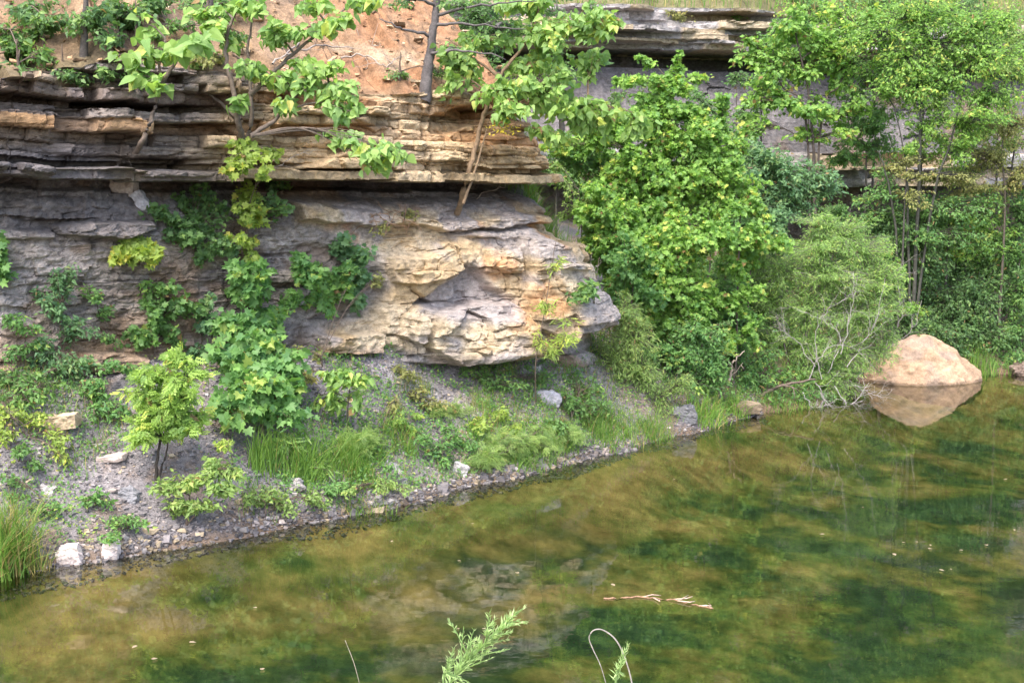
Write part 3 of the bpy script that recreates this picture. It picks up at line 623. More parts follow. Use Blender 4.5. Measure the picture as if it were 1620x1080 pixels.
# ------------------------------------------------------------------ gravel, litter (nobody could count these)
def chips(name, pos, size, col, mat, flat=.45):
    base = np.array([(-1, -1, -1), (1, -1, -1), (1, 1, -1), (-1, 1, -1), (-1, -1, 1), (1, -1, 1), (1, 1, 1), (-1, 1, 1)], float)
    fc = np.array([(0, 3, 2, 1), (4, 5, 6, 7), (0, 1, 5, 4), (1, 2, 6, 5), (2, 3, 7, 6), (3, 0, 4, 7)]); n = len(pos)
    v = base[None] * rng.uniform(.35, 1.0, (n, 8, 3)) * np.array([1, .75, flat]); an = rng.random(n) * 6.28; b = rng.normal(0, .5, n)
    R = np.zeros((n, 3, 3)); c, s_ = np.cos(an), np.sin(an); cb, sb_ = np.cos(b), np.sin(b)
    R[:, 0, 0] = c; R[:, 0, 1] = -s_ * cb; R[:, 0, 2] = s_ * sb_; R[:, 1, 0] = s_; R[:, 1, 1] = c * cb; R[:, 1, 2] = -c * sb_; R[:, 2, 1] = sb_; R[:, 2, 2] = cb
    v = np.einsum('nij,nkj->nki', R, v) * size[:, None, None] / 2 + pos[:, None]
    loops = (fc.ravel()[None] + (np.arange(n) * 8)[:, None]).ravel(); mb = MB(); mb.add(v, loops, np.full(n * 6, 4), np.repeat(col, 8, 0))
    return tag(mb.build(name, mat), kind='stuff')
n = 60000
x = rng.uniform(-7.5, 3.4, n); d0 = rng.uniform(-.12, 1.0, n) ** 1 * 1.5; y = shore_y(x) + d0 * 1.45
z, _ = ground_h(x, y); keep = fbm(x * 1.6, y * 1.6, 501, 3) + rng.random(n) * 1.1 > .25; x, y, z = x[keep], y[keep], z[keep]; n = len(x)
pal = np.array([GREY, LGREY, DGREY * 1.4, TAN2 * .9, (.42, .36, .34), GREY * .8]); ci = rng.choice(6, n, p=(.42, .10, .16, .05, .05, .22)); 
chips('gravel', np.stack([x, y, z + .004], -1), rng.gamma(1.6, .010, n) + .010, pal[ci] * rng.uniform(.7, 1.1, (n, 1)) * np.where(z < .04, .72, 1.)[:, None], M_STONE)
n = 3500; x = rng.uniform(-7, 1.5, n); sd_ = rng.normal(.06, .10, n); y = shore_y(x) + sd_; z, _ = ground_h(x, y); ci = rng.choice(6, n)
chips('pebbles', np.stack([x, y, z + .01], -1), rng.gamma(1.7, .015, n) + .012, pal[ci] * rng.uniform(.5, 1.05, (n, 1)) * np.where(z < .04, .72, 1.)[:, None], M_STONE, .6)
# leaf litter and twigs on the clay slope
n = 5000; k = rng.integers(0, len(HA) * HA.shape[1], n); hp = HA.reshape(-1, 3)[k] + rng.normal(0, .05, (n, 3)) * np.array([1, 1, 0]) + [0, 0, .015]
chips('leaf_litter', hp, rng.gamma(2, .022, n) + .015, np.array([(.30, .2, .12), (.5, .4, .27), (.16, .11, .07), (.42, .27, .16)])[rng.choice(4, n)], M_SOIL, .25)

# ------------------------------------------------------------------ near cliff: trees rooted on the ledges
def rt(px, py, back=.0): return hit(px, py, back)[0]
r = rt(213, 243); Ya = r[1] - .10
plant('tree', 'slender leaning sapling with few very large leaves at the left ledge', 'tree', r, [[r] + line([(228, 218), (243, 178), (254, 132), (252, 96), (262, 62)], Ya - .1), line([(254, 132), (285, 92), (330, 66)], Ya - .15)],
      [pb(212, 95, 22, 14, Ya - .2, 4), pb(212, 120, 20, 14, Ya - .2, 4), pb(248, 132, 34, 10, Ya - .3, 5), pb(232, 78, 34, 16, Ya - .2, 6), pb(275, 75, 40, 20, Ya - .25, 9), pb(318, 68, 36, 18, Ya - .25, 9), pb(232, 38, 30, 16, Ya - .1, 5), pb(185, 88, 18, 8, Ya - .2, 3)],
      'heart', .14, 'poplar', 2.6, 1.0, 'saplings growing from the cliff ledges', .03, (.15, .12, .10), .6, .9, .5, .004)
r = rt(388, 232); Yb = r[1] - .12
plant('tree', 'twin-stemmed sapling with pale heart-shaped leaves above the vine column', 'tree', r, [[r] + line([(378, 198), (371, 150), (359, 100), (360, 55), (374, 15), (384, -40)], Yb - .1), [r] + line([(398, 192), (396, 130), (392, 80), (400, 30), (410, -30)], Yb),
      line([(398, 215), (440, 185), (470, 150), (520, 130)], Yb - .25), line([(380, 190), (345, 160), (318, 140)], Yb), line([(395, 150), (455, 95), (510, 45), (545, 15)], Yb - .1)],
      [pb(405, 12, 50, 30, Yb - .2, 22), pb(432, 55, 38, 34, Yb - .3, 20), pb(405, 105, 36, 26, Yb - .3, 14), pb(440, 120, 40, 22, Yb - .35, 15), pb(485, 145, 46, 26, Yb - .4, 22), pb(535, 148, 36, 36, Yb - .4, 20), pb(470, 100, 34, 14, Yb - .2, 7),
       pb(345, 55, 40, 24, Yb - .1, 14), pb(305, 20, 40, 16, Yb, 8), pb(380, 168, 18, 12, Yb - .3, 4), pb(600, 246, 60, 17, Yb - .6, 24), pb(540, 228, 34, 14, Yb - .5, 12), pb(520, 40, 30, 10, Yb - .2, 5), pb(480, 5, 50, 16, Yb - .2, 10), pb(590, 2, 44, 14, Yb - .3, 12), pb(345, 15, 34, 20, Yb, 14), pb(480, 50, 36, 18, Yb - .2, 11), pb(455, 168, 36, 14, Yb - .4, 12), pb(560, 178, 30, 16, Yb - .5, 11), pb(515, 110, 34, 16, Yb - .4, 11), pb(555, 30, 34, 16, Yb - .2, 10), pb(620, 262, 36, 14, Yb - .6, 12), pb(300, 85, 34, 18, Yb - .1, 10)],
      'heart', .098, 'poplar', 5.0, 1.0, 'saplings growing from the cliff ledges', .035, (.16, .13, .11), .6, .9, .55, .004)
r = rt(723, 338); Yc = r[1] - .1
plant('tree', 'brown-trunked young tree leaning right across the tan cliff, hung with heart-shaped leaves', 'tree', r, [[r] + line([(737, 288), (752, 232), (766, 182), (790, 122), (832, 68), (852, 15), (860, -40)], Yc - .15), line([(733, 322), (752, 268), (768, 212), (778, 180)], Yc - .2), line([(766, 182), (850, 150), (930, 160), (1000, 178)], Yc - .1), line([(790, 122), (740, 85), (705, 60)], Yc - .1), line([(832, 68), (900, 45), (960, 30)], Yc - .2)],
      [pb(735, 100, 65, 36, Yc - .2, 35), pb(760, 62, 55, 31, Yc - .1, 27), pb(785, 140, 57, 33, Yc - .3, 29), pb(800, 182, 50, 21, Yc - .35, 20), pb(850, 140, 75, 45, Yc - .2, 48), pb(860, 65, 72, 48, Yc - .1, 45), pb(918, 44, 72, 36, Yc - .2, 40), pb(970, 40, 45, 38, Yc - .3, 27), pb(905, 170, 75, 40, Yc - .1, 43), pb(960, 180, 62, 40, Yc - .1, 32), pb(850, 15, 75, 24, Yc, 24), pb(930, 110, 62, 28, Yc, 21), pb(715, 120, 25, 36, Yc - .2, 10), pb(1000, 190, 40, 26, Yc, 18), pb(880, 215, 50, 20, Yc, 18), pb(820, 110, 46, 30, Yc, 22)],
      'heart', .095, 'poplar', 7, 1.0, 'saplings growing from the cliff ledges', .038, (.22, .155, .10), .6, .9, .55, .004, branch_k=.5)
fl = empty('flower_cluster', P(795, 198, Yc - .35), 'small yellow flower cluster hanging in the brown-trunked leaning tree', 'flowers')
mb = MB(); pos = P(795, 198, Yc - .38) + rng.normal(size=(60, 3)) * np.array([.10, .06, .06]); add_leaves(mb, 'oval', pos, rng.normal(size=(60, 3)), rng.normal(size=(60, 3)), np.full(60, .045), np.tile(np.array([[.75, .6, .08]]), (60, 1)) * rng.uniform(.7, 1.1, (60, 1))); mb.build('blossoms', M_LEAF, fl)
# dark trunk with level branches on the clay slope
r = rt(671, 160); Yd = r[1]
plant('tree', 'dark grey straight trunk with level bare branches on the orange clay slope', 'tree', r, [[r] + line([(676, 112), (684, 62), (690, 5), (696, -80), (702, -200)], Yd)] + [line(q, [Yd, Yd - .2, Yd - .3]) for q in ([(688, 25), (760, 8), (850, 2)], [(686, 40), (740, 38), (830, 46)], [(684, 60), (640, 45), (600, 30)], [(680, 85), (730, 80), (800, 95)], [(690, 10), (650, -5), (610, -25)])],
      [pb(735, 12, 60, 16, Yd - .1, 18), pb(800, 40, 60, 18, Yd, 18), pb(720, 75, 40, 14, Yd, 9), pb(640, 8, 40, 16, Yd, 9)], 'oval', .06, 'dark', 7, 1.0, None, .075, (.11, .10, .10), .8, .6, .3, .004, branch_k=.28)
for (px_, py_, top, lab) in ((132, 118, -60, 'thin dark trunk at the foot of the upper left undergrowth'), (330, 40, -80, 'dark tree trunk cut by the top of the picture above the left ledge')):
    r = rt(px_, py_); plant('tree', lab, 'tree', r, [[r] + line([(px_ + 2, py_ * .5 + top * .5), (px_ + 4, top)], r[1])], [pb(px_ + 3, top - 20, 60, 40, r[1], 30)], 'oval', .08, 'dark', 8, 1, None, .05, (.09, .08, .075))
# leafy masses on the slope behind
for nm, lab, rp, bl, pal, sz, lf in (
    ('bush', 'dark leafy bush at the top left corner, lowest of those on the brown slope', (30, 118), [(35, 85, 60, 32, 60), (5, 60, 50, 40, 50), (70, 95, 30, 18, 18)], 'mid', .085, 'oval'),
    ('bush', 'dim green bush above the lowest one at the top left', (70, 70), [(75, 40, 70, 34, 70), (30, 15, 60, 24, 45)], 'dark', .075, 'oval'),
    ('bush', 'dark bush on the brown slope right of the thin left trunk', (155, 70), [(150, 38, 46, 36, 55), (185, 12, 50, 22, 35)], 'dark', .075, 'oval'),
    ('bush', 'low ragged bush on the brown slope behind the large-leaved sapling', (215, 52), [(215, 25, 44, 24, 28), (265, 12, 40, 18, 20)], 'dark', .07, 'oval'),
    ('weed', 'small green tuft at the foot of the dark grey trunk', (632, 128), [(632, 118, 30, 9, 22), (700, 118, 36, 16, 28)], 'mid', .05, 'oval'),
    ('bush', 'low green bush growing on the tan ledge between trunk and leaning tree', (716, 140), [(720, 112, 36, 24, 34)], 'mid', .06, 'oval')):
    r = rt(*rp); plant(nm, lab, nm, r, [[r, r + np.array([.02, -.05, .3])]], [hb(b[0], b[1], b[2], b[3], .25, b[4], .35) for b in bl], lf, sz, pal, 8, 1, None, .02, parts=('stem', 'foliage'))
r = P(640, 140, 19.5); r[2] = 4.2
plant('tree', 'dense dark tree rising behind the edge of the clay slope', 'tree', r, [[r] + line([(642, 60), (645, -30)], 19.3)], [pb(640, 40, 56, 60, 19.2, 120), pb(655, 95, 34, 40, 18.6, 50), pb(600, 8, 40, 30, 20, 40)], 'oval', .09, 'dark', 8, 1, 'trees on the slope behind', .06, (.1, .09, .08))
r = P(770, 170, 19.2); r[2] = 3.8
plant('tree', 'dark green tree behind the brown-trunked leaning tree', 'tree', r, [[r] + line([(765, 90), (760, 0)], 19.2)], [pb(740, 30, 70, 46, 19.2, 110), pb(800, 55, 70, 50, 19.0, 110), pb(760, 110, 60, 40, 18.8, 70), pb(850, 20, 60, 40, 19.6, 80)], 'oval', .085, 'dark', 8, 1, 'trees on the slope behind', .06, (.1, .09, .08))
r = P(890, 160, 19.8); r[2] = 3.8
plant('tree', 'mid green tree between the leaning tree and the far ledge', 'tree', r, [[r] + line([(885, 90), (880, 0)], 19.8)], [pb(880, 100, 60, 40, 19.6, 80), pb(830, 150, 50, 40, 19.3, 50), pb(925, 35, 40, 36, 20, 50)], 'oval', .08, 'mid', 8, 1, 'trees on the slope behind', .05, (.1, .09, .08))

# ------------------------------------------------------------------ near cliff: creepers and shrubs on the face
r = rt(392, 400)
plant('vine', 'yellow-green creeper hanging in a narrow chain below the twin-stemmed sapling', 'vine', r, [[rt(392, 400, .1), rt(390, 340, .14), rt(388, 290, .2), rt(384, 235, .2)]],
      [hb(*q) for q in ((380, 232, 30, 12, .35, 9), (395, 250, 36, 12, .4, 12), (384, 272, 30, 16, .42, 16), (392, 300, 28, 16, .4, 18), (395, 330, 24, 16, .36, 16), (400, 355, 22, 16, .34, 15), (388, 385, 28, 16, .32, 18), (392, 405, 26, 14, .3, 14), (445, 240, 24, 14, .35, 8), (420, 280, 20, 16, .3, 6))], 'lobed', .072, 'yellow', 4.5, 1.0, None, .012, up=.6, out=.9, clump=.5, parts=('stem', 'leaves'))
r = rt(415, 690)
plant('vine', 'broad column of grapevine with large lobed leaves hanging to the scree', 'vine', r, [[rt(415, 690, .1), rt(410, 600, .25), rt(390, 500, .2), rt(395, 420, .15)]],
      [hb(*q) for q in ((392, 430, 34, 20, .3, 26), (400, 465, 44, 28, .38, 46), (375, 515, 44, 30, .4, 50), (405, 545, 50, 34, .48, 66), (375, 570, 46, 28, .48, 48), (440, 575, 40, 34, .45, 46), (400, 615, 62, 34, .5, 80), (440, 640, 50, 30, .45, 56), (380, 645, 46, 28, .45, 46), (430, 510, 30, 26, .3, 22), (345, 545, 26, 22, .35, 16), (470, 610, 26, 34, .35, 20))], 'lobed', .10, 'grape', 5.5, 1.1, None, .02, up=.5, out=1.0, droop=.5, clump=.5, parts=('stem', 'leaves'))
CREEP = [
 ('vine', 'small creeper sprays right of the tall dark patch on the grey shale', (160, 520), [(150, 470, 20, 18, 12), (165, 500, 22, 20, 14), (180, 545, 20, 16, 10)], 'mid', .05, 'oval'),
 ('vine', 'creeper hanging from the foot of the shale wall at far left', (30, 560), [(25, 520, 30, 20, 14), (30, 555, 34, 22, 18), (5, 500, 20, 20, 8)], 'grape', .055, 'oval'),
 ('vine', 'mixed creeper between the loose sprays and the grapevine column', (320, 540), [(325, 470, 22, 20, 10), (318, 505, 24, 20, 12), (315, 560, 26, 18, 12)], 'blue', .06, 'lobed'),
 ('weed', 'leafy weeds along the foot of the wall above the feathery sapling', (200, 590), [(190, 585, 34, 14, 18), (160, 580, 24, 12, 10)], 'grape', .055, 'oval'),
 ('vine', 'pale green trailing plant on the bed left of the leaning tree foot', (640, 350), [(640, 338, 26, 8, 7), (610, 360, 20, 12, 7)], 'olive', .05, 'oval'),
 ('shrub', 'small bright lime-green shrub alone below the rusty ledge', (220, 420), [(205, 398, 26, 16, 20), (235, 396, 26, 16, 20), (220, 380, 22, 8, 9)], 'yellow', .085, 'lobed'),
 ('shrub', 'bushy green shrub with yellow leaves right of the grapevine column', (500, 500), [(470, 430, 40, 22, 34), (520, 440, 44, 26, 44), (505, 472, 40, 24, 34), (455, 470, 24, 20, 16), (540, 470, 24, 18, 14)], 'grape', .075, 'lobed'),
 ('vine', 'blue-green vine draped on the left edge of the tan face', (562, 480), [(545, 385, 30, 10, 12), (562, 405, 18, 22, 18), (565, 445, 18, 28, 22), (570, 475, 14, 16, 10)], 'blue', .08, 'lobed'),
 ('vine', 'dark creeper spread over the recess left of the yellow chain', (310, 420), [(300, 315, 46, 20, 30), (330, 345, 46, 28, 40), (290, 370, 40, 22, 28), (330, 395, 40, 20, 26), (250, 330, 30, 20, 16), (440, 300, 26, 30, 22), (445, 335, 20, 30, 16)], 'dark', .062, 'lobed'),
 ('vine', 'tall dark patch of creeper on the grey shale at far left', (100, 560), [(88, 430, 26, 26, 20), (95, 475, 36, 36, 44), (118, 525, 36, 30, 36), (80, 560, 46, 28, 40), (115, 590, 36, 26, 34)], 'blue', .055, 'oval'),
 ('vine', 'loose creeper sprays in the middle of the grey shale', (245, 560), [(250, 440, 34, 18, 14), (265, 480, 34, 22, 20), (245, 510, 40, 26, 30), (225, 545, 34, 20, 20), (285, 535, 22, 18, 10), (300, 490, 30, 22, 16)], 'mid', .065, 'lobed'),
 ('shrub', 'green clump cut by the left edge, on the grey shale', (0, 450), [(-8, 400, 22, 30, 26), (-4, 440, 18, 22, 16)], 'grape', .085, 'lobed'),
 ('weed', 'leafy weeds low on the left slope below the dark patch', (40, 640), [(20, 590, 46, 20, 36), (60, 610, 50, 20, 40), (25, 630, 36, 24, 28), (110, 580, 30, 14, 14)], 'mid', .055, 'oval'),
 ('weed', 'trailing weeds across the scree at mid left', (140, 630), [(125, 610, 36, 16, 24), (165, 630, 36, 22, 28), (190, 655, 24, 20, 16), (150, 655, 20, 10, 8)], 'grape', .055, 'oval'),
 ('weed', 'thin yellowish weeds on the scree at the left edge', (40, 690), [(10, 660, 30, 22, 22), (10, 690, 24, 14, 12), (75, 660, 44, 14, 18), (110, 690, 30, 18, 14), (100, 725, 18, 14, 8)], 'yellow', .05, 'oval'),
 ('weed', 'small round weed on bare scree left of the dark shale wedge', (152, 800), [(152, 790, 22, 13, 18)], 'grape', .05, 'oval'),
 ('weed', 'low leafy weed beside the waterline left of the bushy shoreline shrub', (205, 835), [(208, 822, 34, 14, 30), (165, 855, 22, 10, 10)], 'grape', .05, 'oval'),
 ('weed', 'little weed above the grass tuft at the left edge', (75, 815), [(75, 808, 26, 10, 14), (10, 790, 16, 10, 9), (20, 758, 22, 10, 10)], 'grape', .045, 'oval'),
 ('shrub', 'leafy green clump clinging to the right shoulder of the cliff nose', (940, 480), [(930, 460, 24, 20, 20), (955, 440, 18, 24, 14), (915, 470, 14, 10, 6)], 'mid', .085, 'oval'),
 ('weed', 'dry mixed weeds left of the small slab below the shrub', (510, 580), [(480, 600, 30, 24, 16), (500, 560, 26, 14, 8), (455, 555, 20, 20, 9), (575, 420, 20, 22, 10), (600, 440, 16, 16, 7)], 'olive', .055, 'oval'),
]
for nm, lab, rp, bl, pal, sz, lf in CREEP:
    r = rt(*rp); plant(nm, lab, nm, r, [[r, r + np.array([0, -.04, .12])]], [hb(b[0], b[1], b[2] * 1.2, b[3] * 1.2, .16, b[4] * 1.45, .16) for b in bl], lf, sz, pal, 5, 1.15, None, .010, up=.6, out=.9, parts=('stem', 'leaves'), twig_r=.003)
r = rt(848, 640); Yn = r[1] - .25
plant('sapling', 'thin sparse yellow-green sapling standing in front of the cliff nose', 'sapling', r, [[r] + line([(848, 570), (862, 490), (876, 400), (880, 380)], Yn)], [pb(880, 420, 14, 30, Yn, 12), pb(868, 480, 24, 26, Yn, 14), pb(850, 540, 26, 24, Yn, 13), pb(905, 535, 44, 16, Yn, 22), pb(880, 560, 36, 20, Yn, 22), pb(905, 510, 30, 10, Yn, 6)], 'willow', .09, 'yellow', 7, 1, None, .009, parts=('stem', 'leaves'), twig_r=.003)

# ------------------------------------------------------------------ bank in front of the near cliff
r = rt(248, 765); Ys = r[1] - .05
plant('sapling', 'light green feathery sapling on two dark stems in the left scree', 'sapling', r, [[r] + line([(248, 730), (256, 680), (262, 620), (266, 575)], Ys), [r] + line([(262, 720), (268, 690), (280, 640)], Ys)],
      [pb(280, 572, 34, 14, Ys, 30), pb(245, 592, 40, 20, Ys, 44), pb(295, 602, 38, 20, Ys - .05, 46), pb(235, 625, 44, 24, Ys, 56), pb(285, 640, 52, 26, Ys - .1, 80), pb(240, 660, 52, 22, Ys - .05, 64), pb(300, 665, 40, 18, Ys - .05, 42), pb(258, 690, 46, 14, Ys - .05, 34), pb(225, 692, 22, 8, Ys, 9)],
      'pinnate', .09, 'lime', 3, 1.0, None, .018, (.06, .05, .045), .9, .7, .2, .003)
r = rt(295, 830); Ys = r[1] - .05
plant('bush', 'bushy light green shrub at the waterline below the feathery sapling', 'bush', r, [[r] + line([(300, 790), (305, 750)], Ys), [r] + line([(335, 780), (345, 730)], Ys)],
      [pb(262, 775, 30, 16, Ys, 30), pb(300, 765, 34, 22, Ys, 46), pb(340, 745, 34, 24, Ys, 46), pb(355, 780, 32, 22, Ys - .05, 38), pb(310, 800, 46, 16, Ys - .05, 40), pb(270, 805, 30, 18, Ys, 26), pb(372, 755, 14, 18, Ys, 10)], 'oval', .06, 'feather', 8, 1, None, .012, parts=('stem', 'foliage'))
r = rt(368, 735); plant('weed', 'pale cream-green sprig at the top of the waterline shrub', 'weed', r, [[r, r + np.array([0, -.05, .14])]], [pb(358, 706, 18, 9, Ys - .1, 14)], 'oval', .05, 'yellow', 8, 1, None, .006, parts=('stem', 'leaves'))
r = rt(550, 690); Ys = r[1] - .1
plant('sapling', 'small poplar-like sapling on a dark stem right of the grapevine column', 'sapling', r, [[r] + line([(550, 650), (553, 610), (548, 580)], Ys)], [pb(520, 600, 26, 14, Ys, 13), pb(550, 600, 34, 18, Ys, 22), pb(575, 630, 20, 20, Ys, 14), pb(535, 632, 30, 16, Ys, 14), pb(505, 625, 20, 22, Ys, 9), pb(535, 585, 26, 8, Ys, 8)], 'round', .08, 'poplar', 4, 1, None, .010, (.07, .06, .05), parts=('stem', 'crown'))
BUSHES = [('weed', 'low yellow-green herbs on the scree above the tilted grey block', (700, 740), [(690, 710, 34, 18, 26), (720, 690, 34, 16, 24), (660, 690, 30, 16, 20), (700, 730, 20, 8, 10)], 'grape', .05, 'oval'),
 ('weed', 'feathery bright green tuft at the shore right of the tilted grey block', (775, 755), [(765, 725, 28, 22, 36), (790, 700, 30, 26, 40), (820, 715, 34, 22, 40), (850, 700, 34, 20, 34)], 'feather', .10, 'feather'),
 ('weed', 'leafy yellow-green herb in the middle of the shoreline growth', (800, 680), [(795, 660, 18, 18, 18), (815, 680, 20, 14, 14), (755, 680, 24, 14, 14)], 'yellow', .06, 'oval'),
 ('weed', 'fresh green mat at the waterline below the tall grass', (610, 780), [(605, 765, 34, 12, 36), (560, 775, 24, 14, 18), (640, 770, 14, 8, 8)], 'feather', .04, 'oval'),
 ('weed', 'broad-leaved plant in the tall grass at the foot of the grapevine', (455, 750), [(470, 690, 12, 26, 9), (450, 700, 18, 20, 8), (525, 745, 10, 16, 5)], 'poplar', .13, 'willow'),
 ('weed', 'low weeds along the waterline left of the tall grass', (420, 820), [(420, 790, 34, 18, 30), (460, 800, 34, 14, 26), (390, 780, 18, 20, 14), (500, 790, 30, 14, 20)], 'feather', .045, 'oval'),
 ('weed', 'thin scrub on the scree below the big tan block', (640, 620), [(640, 590, 30, 20, 20), (655, 630, 30, 16, 15), (610, 660, 40, 20, 24), (680, 650, 40, 16, 20)], 'olive', .05, 'oval'),
 ('weed', 'thin scrub in the shade of the undercut ledge', (770, 620), [(760, 600, 40, 16, 24), (800, 610, 30, 20, 20), (840, 600, 36, 16, 20), (730, 580, 20, 12, 7)], 'mid', .05, 'oval'),
 ('bush', 'loose grassy bush below the right tip of the cliff nose', (905, 680), [(900, 640, 36, 26, 36), (925, 610, 36, 26, 34), (880, 670, 36, 18, 24), (940, 660, 36, 24, 30)], 'mid', .06, 'oval')]
for nm, lab, rp, bl, pal, sz, lf in BUSHES:
    r = rt(*rp); Yq = r[1] + .05; plant(nm, lab, nm, r, [[r, r + np.array([0, 0, .15])]], [hb(b[0], b[1], b[2] * 1.15, b[3] * 1.25, .10, b[4] * 1.5, .24) for b in bl], lf, sz, pal, 6, 1.1, None, .008, parts=('stem', 'leaves'), twig_r=.0025)

def streak(x, y, z):
    a, b_ = proj(np.stack([x, y, z], -1)); return (np.abs(a - (625 + (b_ - 590) * 1.5)) < 42 + 14 * fbm(x * 4, y * 4, 640, 2)) & (b_ > 570) & (b_ < 684)
# grass: countable tufts as things, the thin cover as stuff
def tuft(label, spots, h, w, n, dry=.1, group=None, bright=1.0, lean=.35, name='grass_tuft'):
    mb = MB()
    for (px_, py_, rx, ry) in spots:
        for _ in range(3):
            k = n // 3; c = rt(px_ + rng.normal(0, rx * .35), py_ + rng.normal(0, ry * .3)); s_ = c[1] / F
            xs = c[0] + rng.normal(0, rx * s_ * .45, k); ys = c[1] + rng.normal(0, max(.06, rx * s_ * .4), k)
            zs, _ = ground_h(xs, ys); zs = np.maximum(zs, -.05)
            hh = h * rng.uniform(.25, 1.1, k); ln = rng.normal(0, lean * 1.35, (k, 2)) * hh[:, None] * rng.uniform(.3, 1.5, (k, 1))
            add_blades(mb, np.stack([xs, ys, zs - .01], -1), hh, w * rng.uniform(.6, 1.2, k), ln, grasscol(k, dry, bright))
    return tag(mb.build(name, M_GRASS), label, 'grass tuft', group)
tuft('tall green and straw-coloured grass tuft standing in the water at the left edge', [(5, 920, 22, 8), (35, 905, 30, 10), (-20, 930, 25, 8)], .72, .012, 420, .32, lean=.28)
tuft('straw-coloured fringe of grass beside the pale pinkish stone', [(75, 905, 14, 6)], .34, .007, 70, .8, lean=.4)
tuft('tall dark green grass at the foot of the grapevine column', [(412, 738, 16, 10), (440, 735, 16, 10)], .46, .011, 150, .03, lean=.25)
tuft('tall arching grass in the middle of the left bank', [(505, 745, 30, 16), (540, 740, 26, 14), (475, 755, 20, 12)], .46, .009, 240, .05, lean=.4)
tuft('spreading grass clump right of the tall arching grass', [(590, 725, 26, 14), (570, 755, 24, 10)], .38, .008, 220, .06, lean=.45)
tuft('bright green grass patch at the waterline below the mat', [(600, 808, 30, 5), (560, 812, 24, 5)], .16, .007, 160, .2, lean=.4)
tuft('soft green grass bank right of the feathery tuft', [(860, 720, 34, 10), (830, 735, 26, 8), (895, 700, 24, 12)], .30, .008, 300, .05, lean=.4)
tuft('sunlit grass hanging over the water left of the blue-grey rock', [(1000, 690, 34, 10), (1040, 690, 24, 6), (960, 700, 34, 10)], .30, .009, 260, .12, lean=.45)
tuft('bright yellow-green grass drooping to the water right of the blue-grey rock', [(1110, 665, 22, 6), (1135, 660, 18, 6), (1160, 655, 16, 5)], .36, .010, 220, .1, bright=1.25, lean=.5)
tuft('thin grass on the scree under the cliff nose', [(820, 650, 40, 14), (900, 640, 40, 16), (760, 650, 30, 14)], .22, .006, 160, .25, lean=.45)
tuft('light green grass on the far bank behind the boulder', [(1580, 590, 34, 6), (1540, 588, 24, 5)], .42, .014, 160, .05, lean=.3)
# grassy bank turning back from the nose
mb = MB(); sel = np.argwhere((ret > .35) & (ZA > 1.2) & (ZA < 5.6)); k = sel[rng.integers(0, len(sel), 15000)]; p = AV[k[:, 0], k[:, 1]] + rng.normal(0, .02, (15000, 3)); hh = rng.uniform(.12, .40, 15000)
ln = rng.normal(0, .3, (15000, 2)) * hh[:, None] + np.array([.3, -.15]) * hh[:, None]; add_blades(mb, p, hh, rng.uniform(.006, .012, 15000), ln, grasscol(15000, .12)); tag(mb.build('grass', M_GRASS), kind='stuff')
mb = MB(); n = 42000; x = rng.uniform(-7, 8, n); y = shore_y(x) + rng.uniform(.08, 2.6, n) ; z, dd = ground_h(x, y); m = (fbm(x * 1.1, y * 1.1, 601, 3) + rng.normal(0, .12, n) > np.where(x < -1.9, .16, np.where(x < .8, -.12, -.35))) & (dd > .06) & ~streak(x, y, z)
x, y, z = x[m], y[m], z[m]; n = len(x); hh = rng.uniform(.05, .22, n); add_blades(mb, np.stack([x, y, z - .005], -1), hh, rng.uniform(.004, .008, n), rng.normal(0, .45, (n, 2)) * hh[:, None], grasscol(n, .25), 3); tag(mb.build('grass', M_GRASS), kind='stuff')
mb = MB(); n = 26000; k = rng.integers(0, HB.shape[0] * 60, n); p = HB[:, :60].reshape(-1, 3)[k] + rng.normal(0, .08, (n, 3)) * [1, 1, 0]; hh = rng.uniform(.2, .95, n) * (.6 + .8 * vn(p[:, 0] * 1.5, p[:, 1] * 1.5, 620)); add_blades(mb, p, hh, rng.uniform(.010, .020, n), rng.normal(0, .3, (n, 2)) * hh[:, None], grasscol(n, .3), 3); tag(mb.build('grass', M_GRASS), kind='stuff')
# low leafy ground cover
def cover(n, xs, dmin, dmax, thr, size, pal, seed):
    x = rng.uniform(*xs, n); y = shore_y(x) + rng.uniform(dmin, dmax, n); z, dd = ground_h(x, y); m = (fbm(x * 1.3, y * 1.3, seed, 4) + rng.normal(0, .08, n) > thr) & (dd > .05) & ~streak(x, y, z)
    x, y, z = x[m], y[m], z[m]; n = len(x); mb = MB(); pos = np.stack([x, y, z + rng.gamma(2, .025, n)], -1)
    add_leaves(mb, 'oval', pos, norm(rng.normal(size=(n, 3)) + [0, 0, .2]), norm(np.array([0, -.6, .8]) + .5 * rng.normal(size=(n, 3))), size * rng.uniform(.6, 1.3, n), leafcol(n, pal, rng.random(n), rng.random(n)))
    tag(mb.build('ground_cover', M_LEAF), kind='stuff')
cover(22000, (-7, .9), .15, 2.0, .10, .036, 'grape', 611); cover(9000, (-7, .9), .15, 2.0, .14, .03, 'yellow', 612); cover(20000, (-2.2, 3.4), .1, 2.2, -.06, .038, 'grape', 613); cover(9000, (-1.8, 3.4), .1, 2.2, .0, .035, 'feather', 614); cover(60000, (2.6, 14), .05, 5.0, -.35, .075, 'mid', 615)

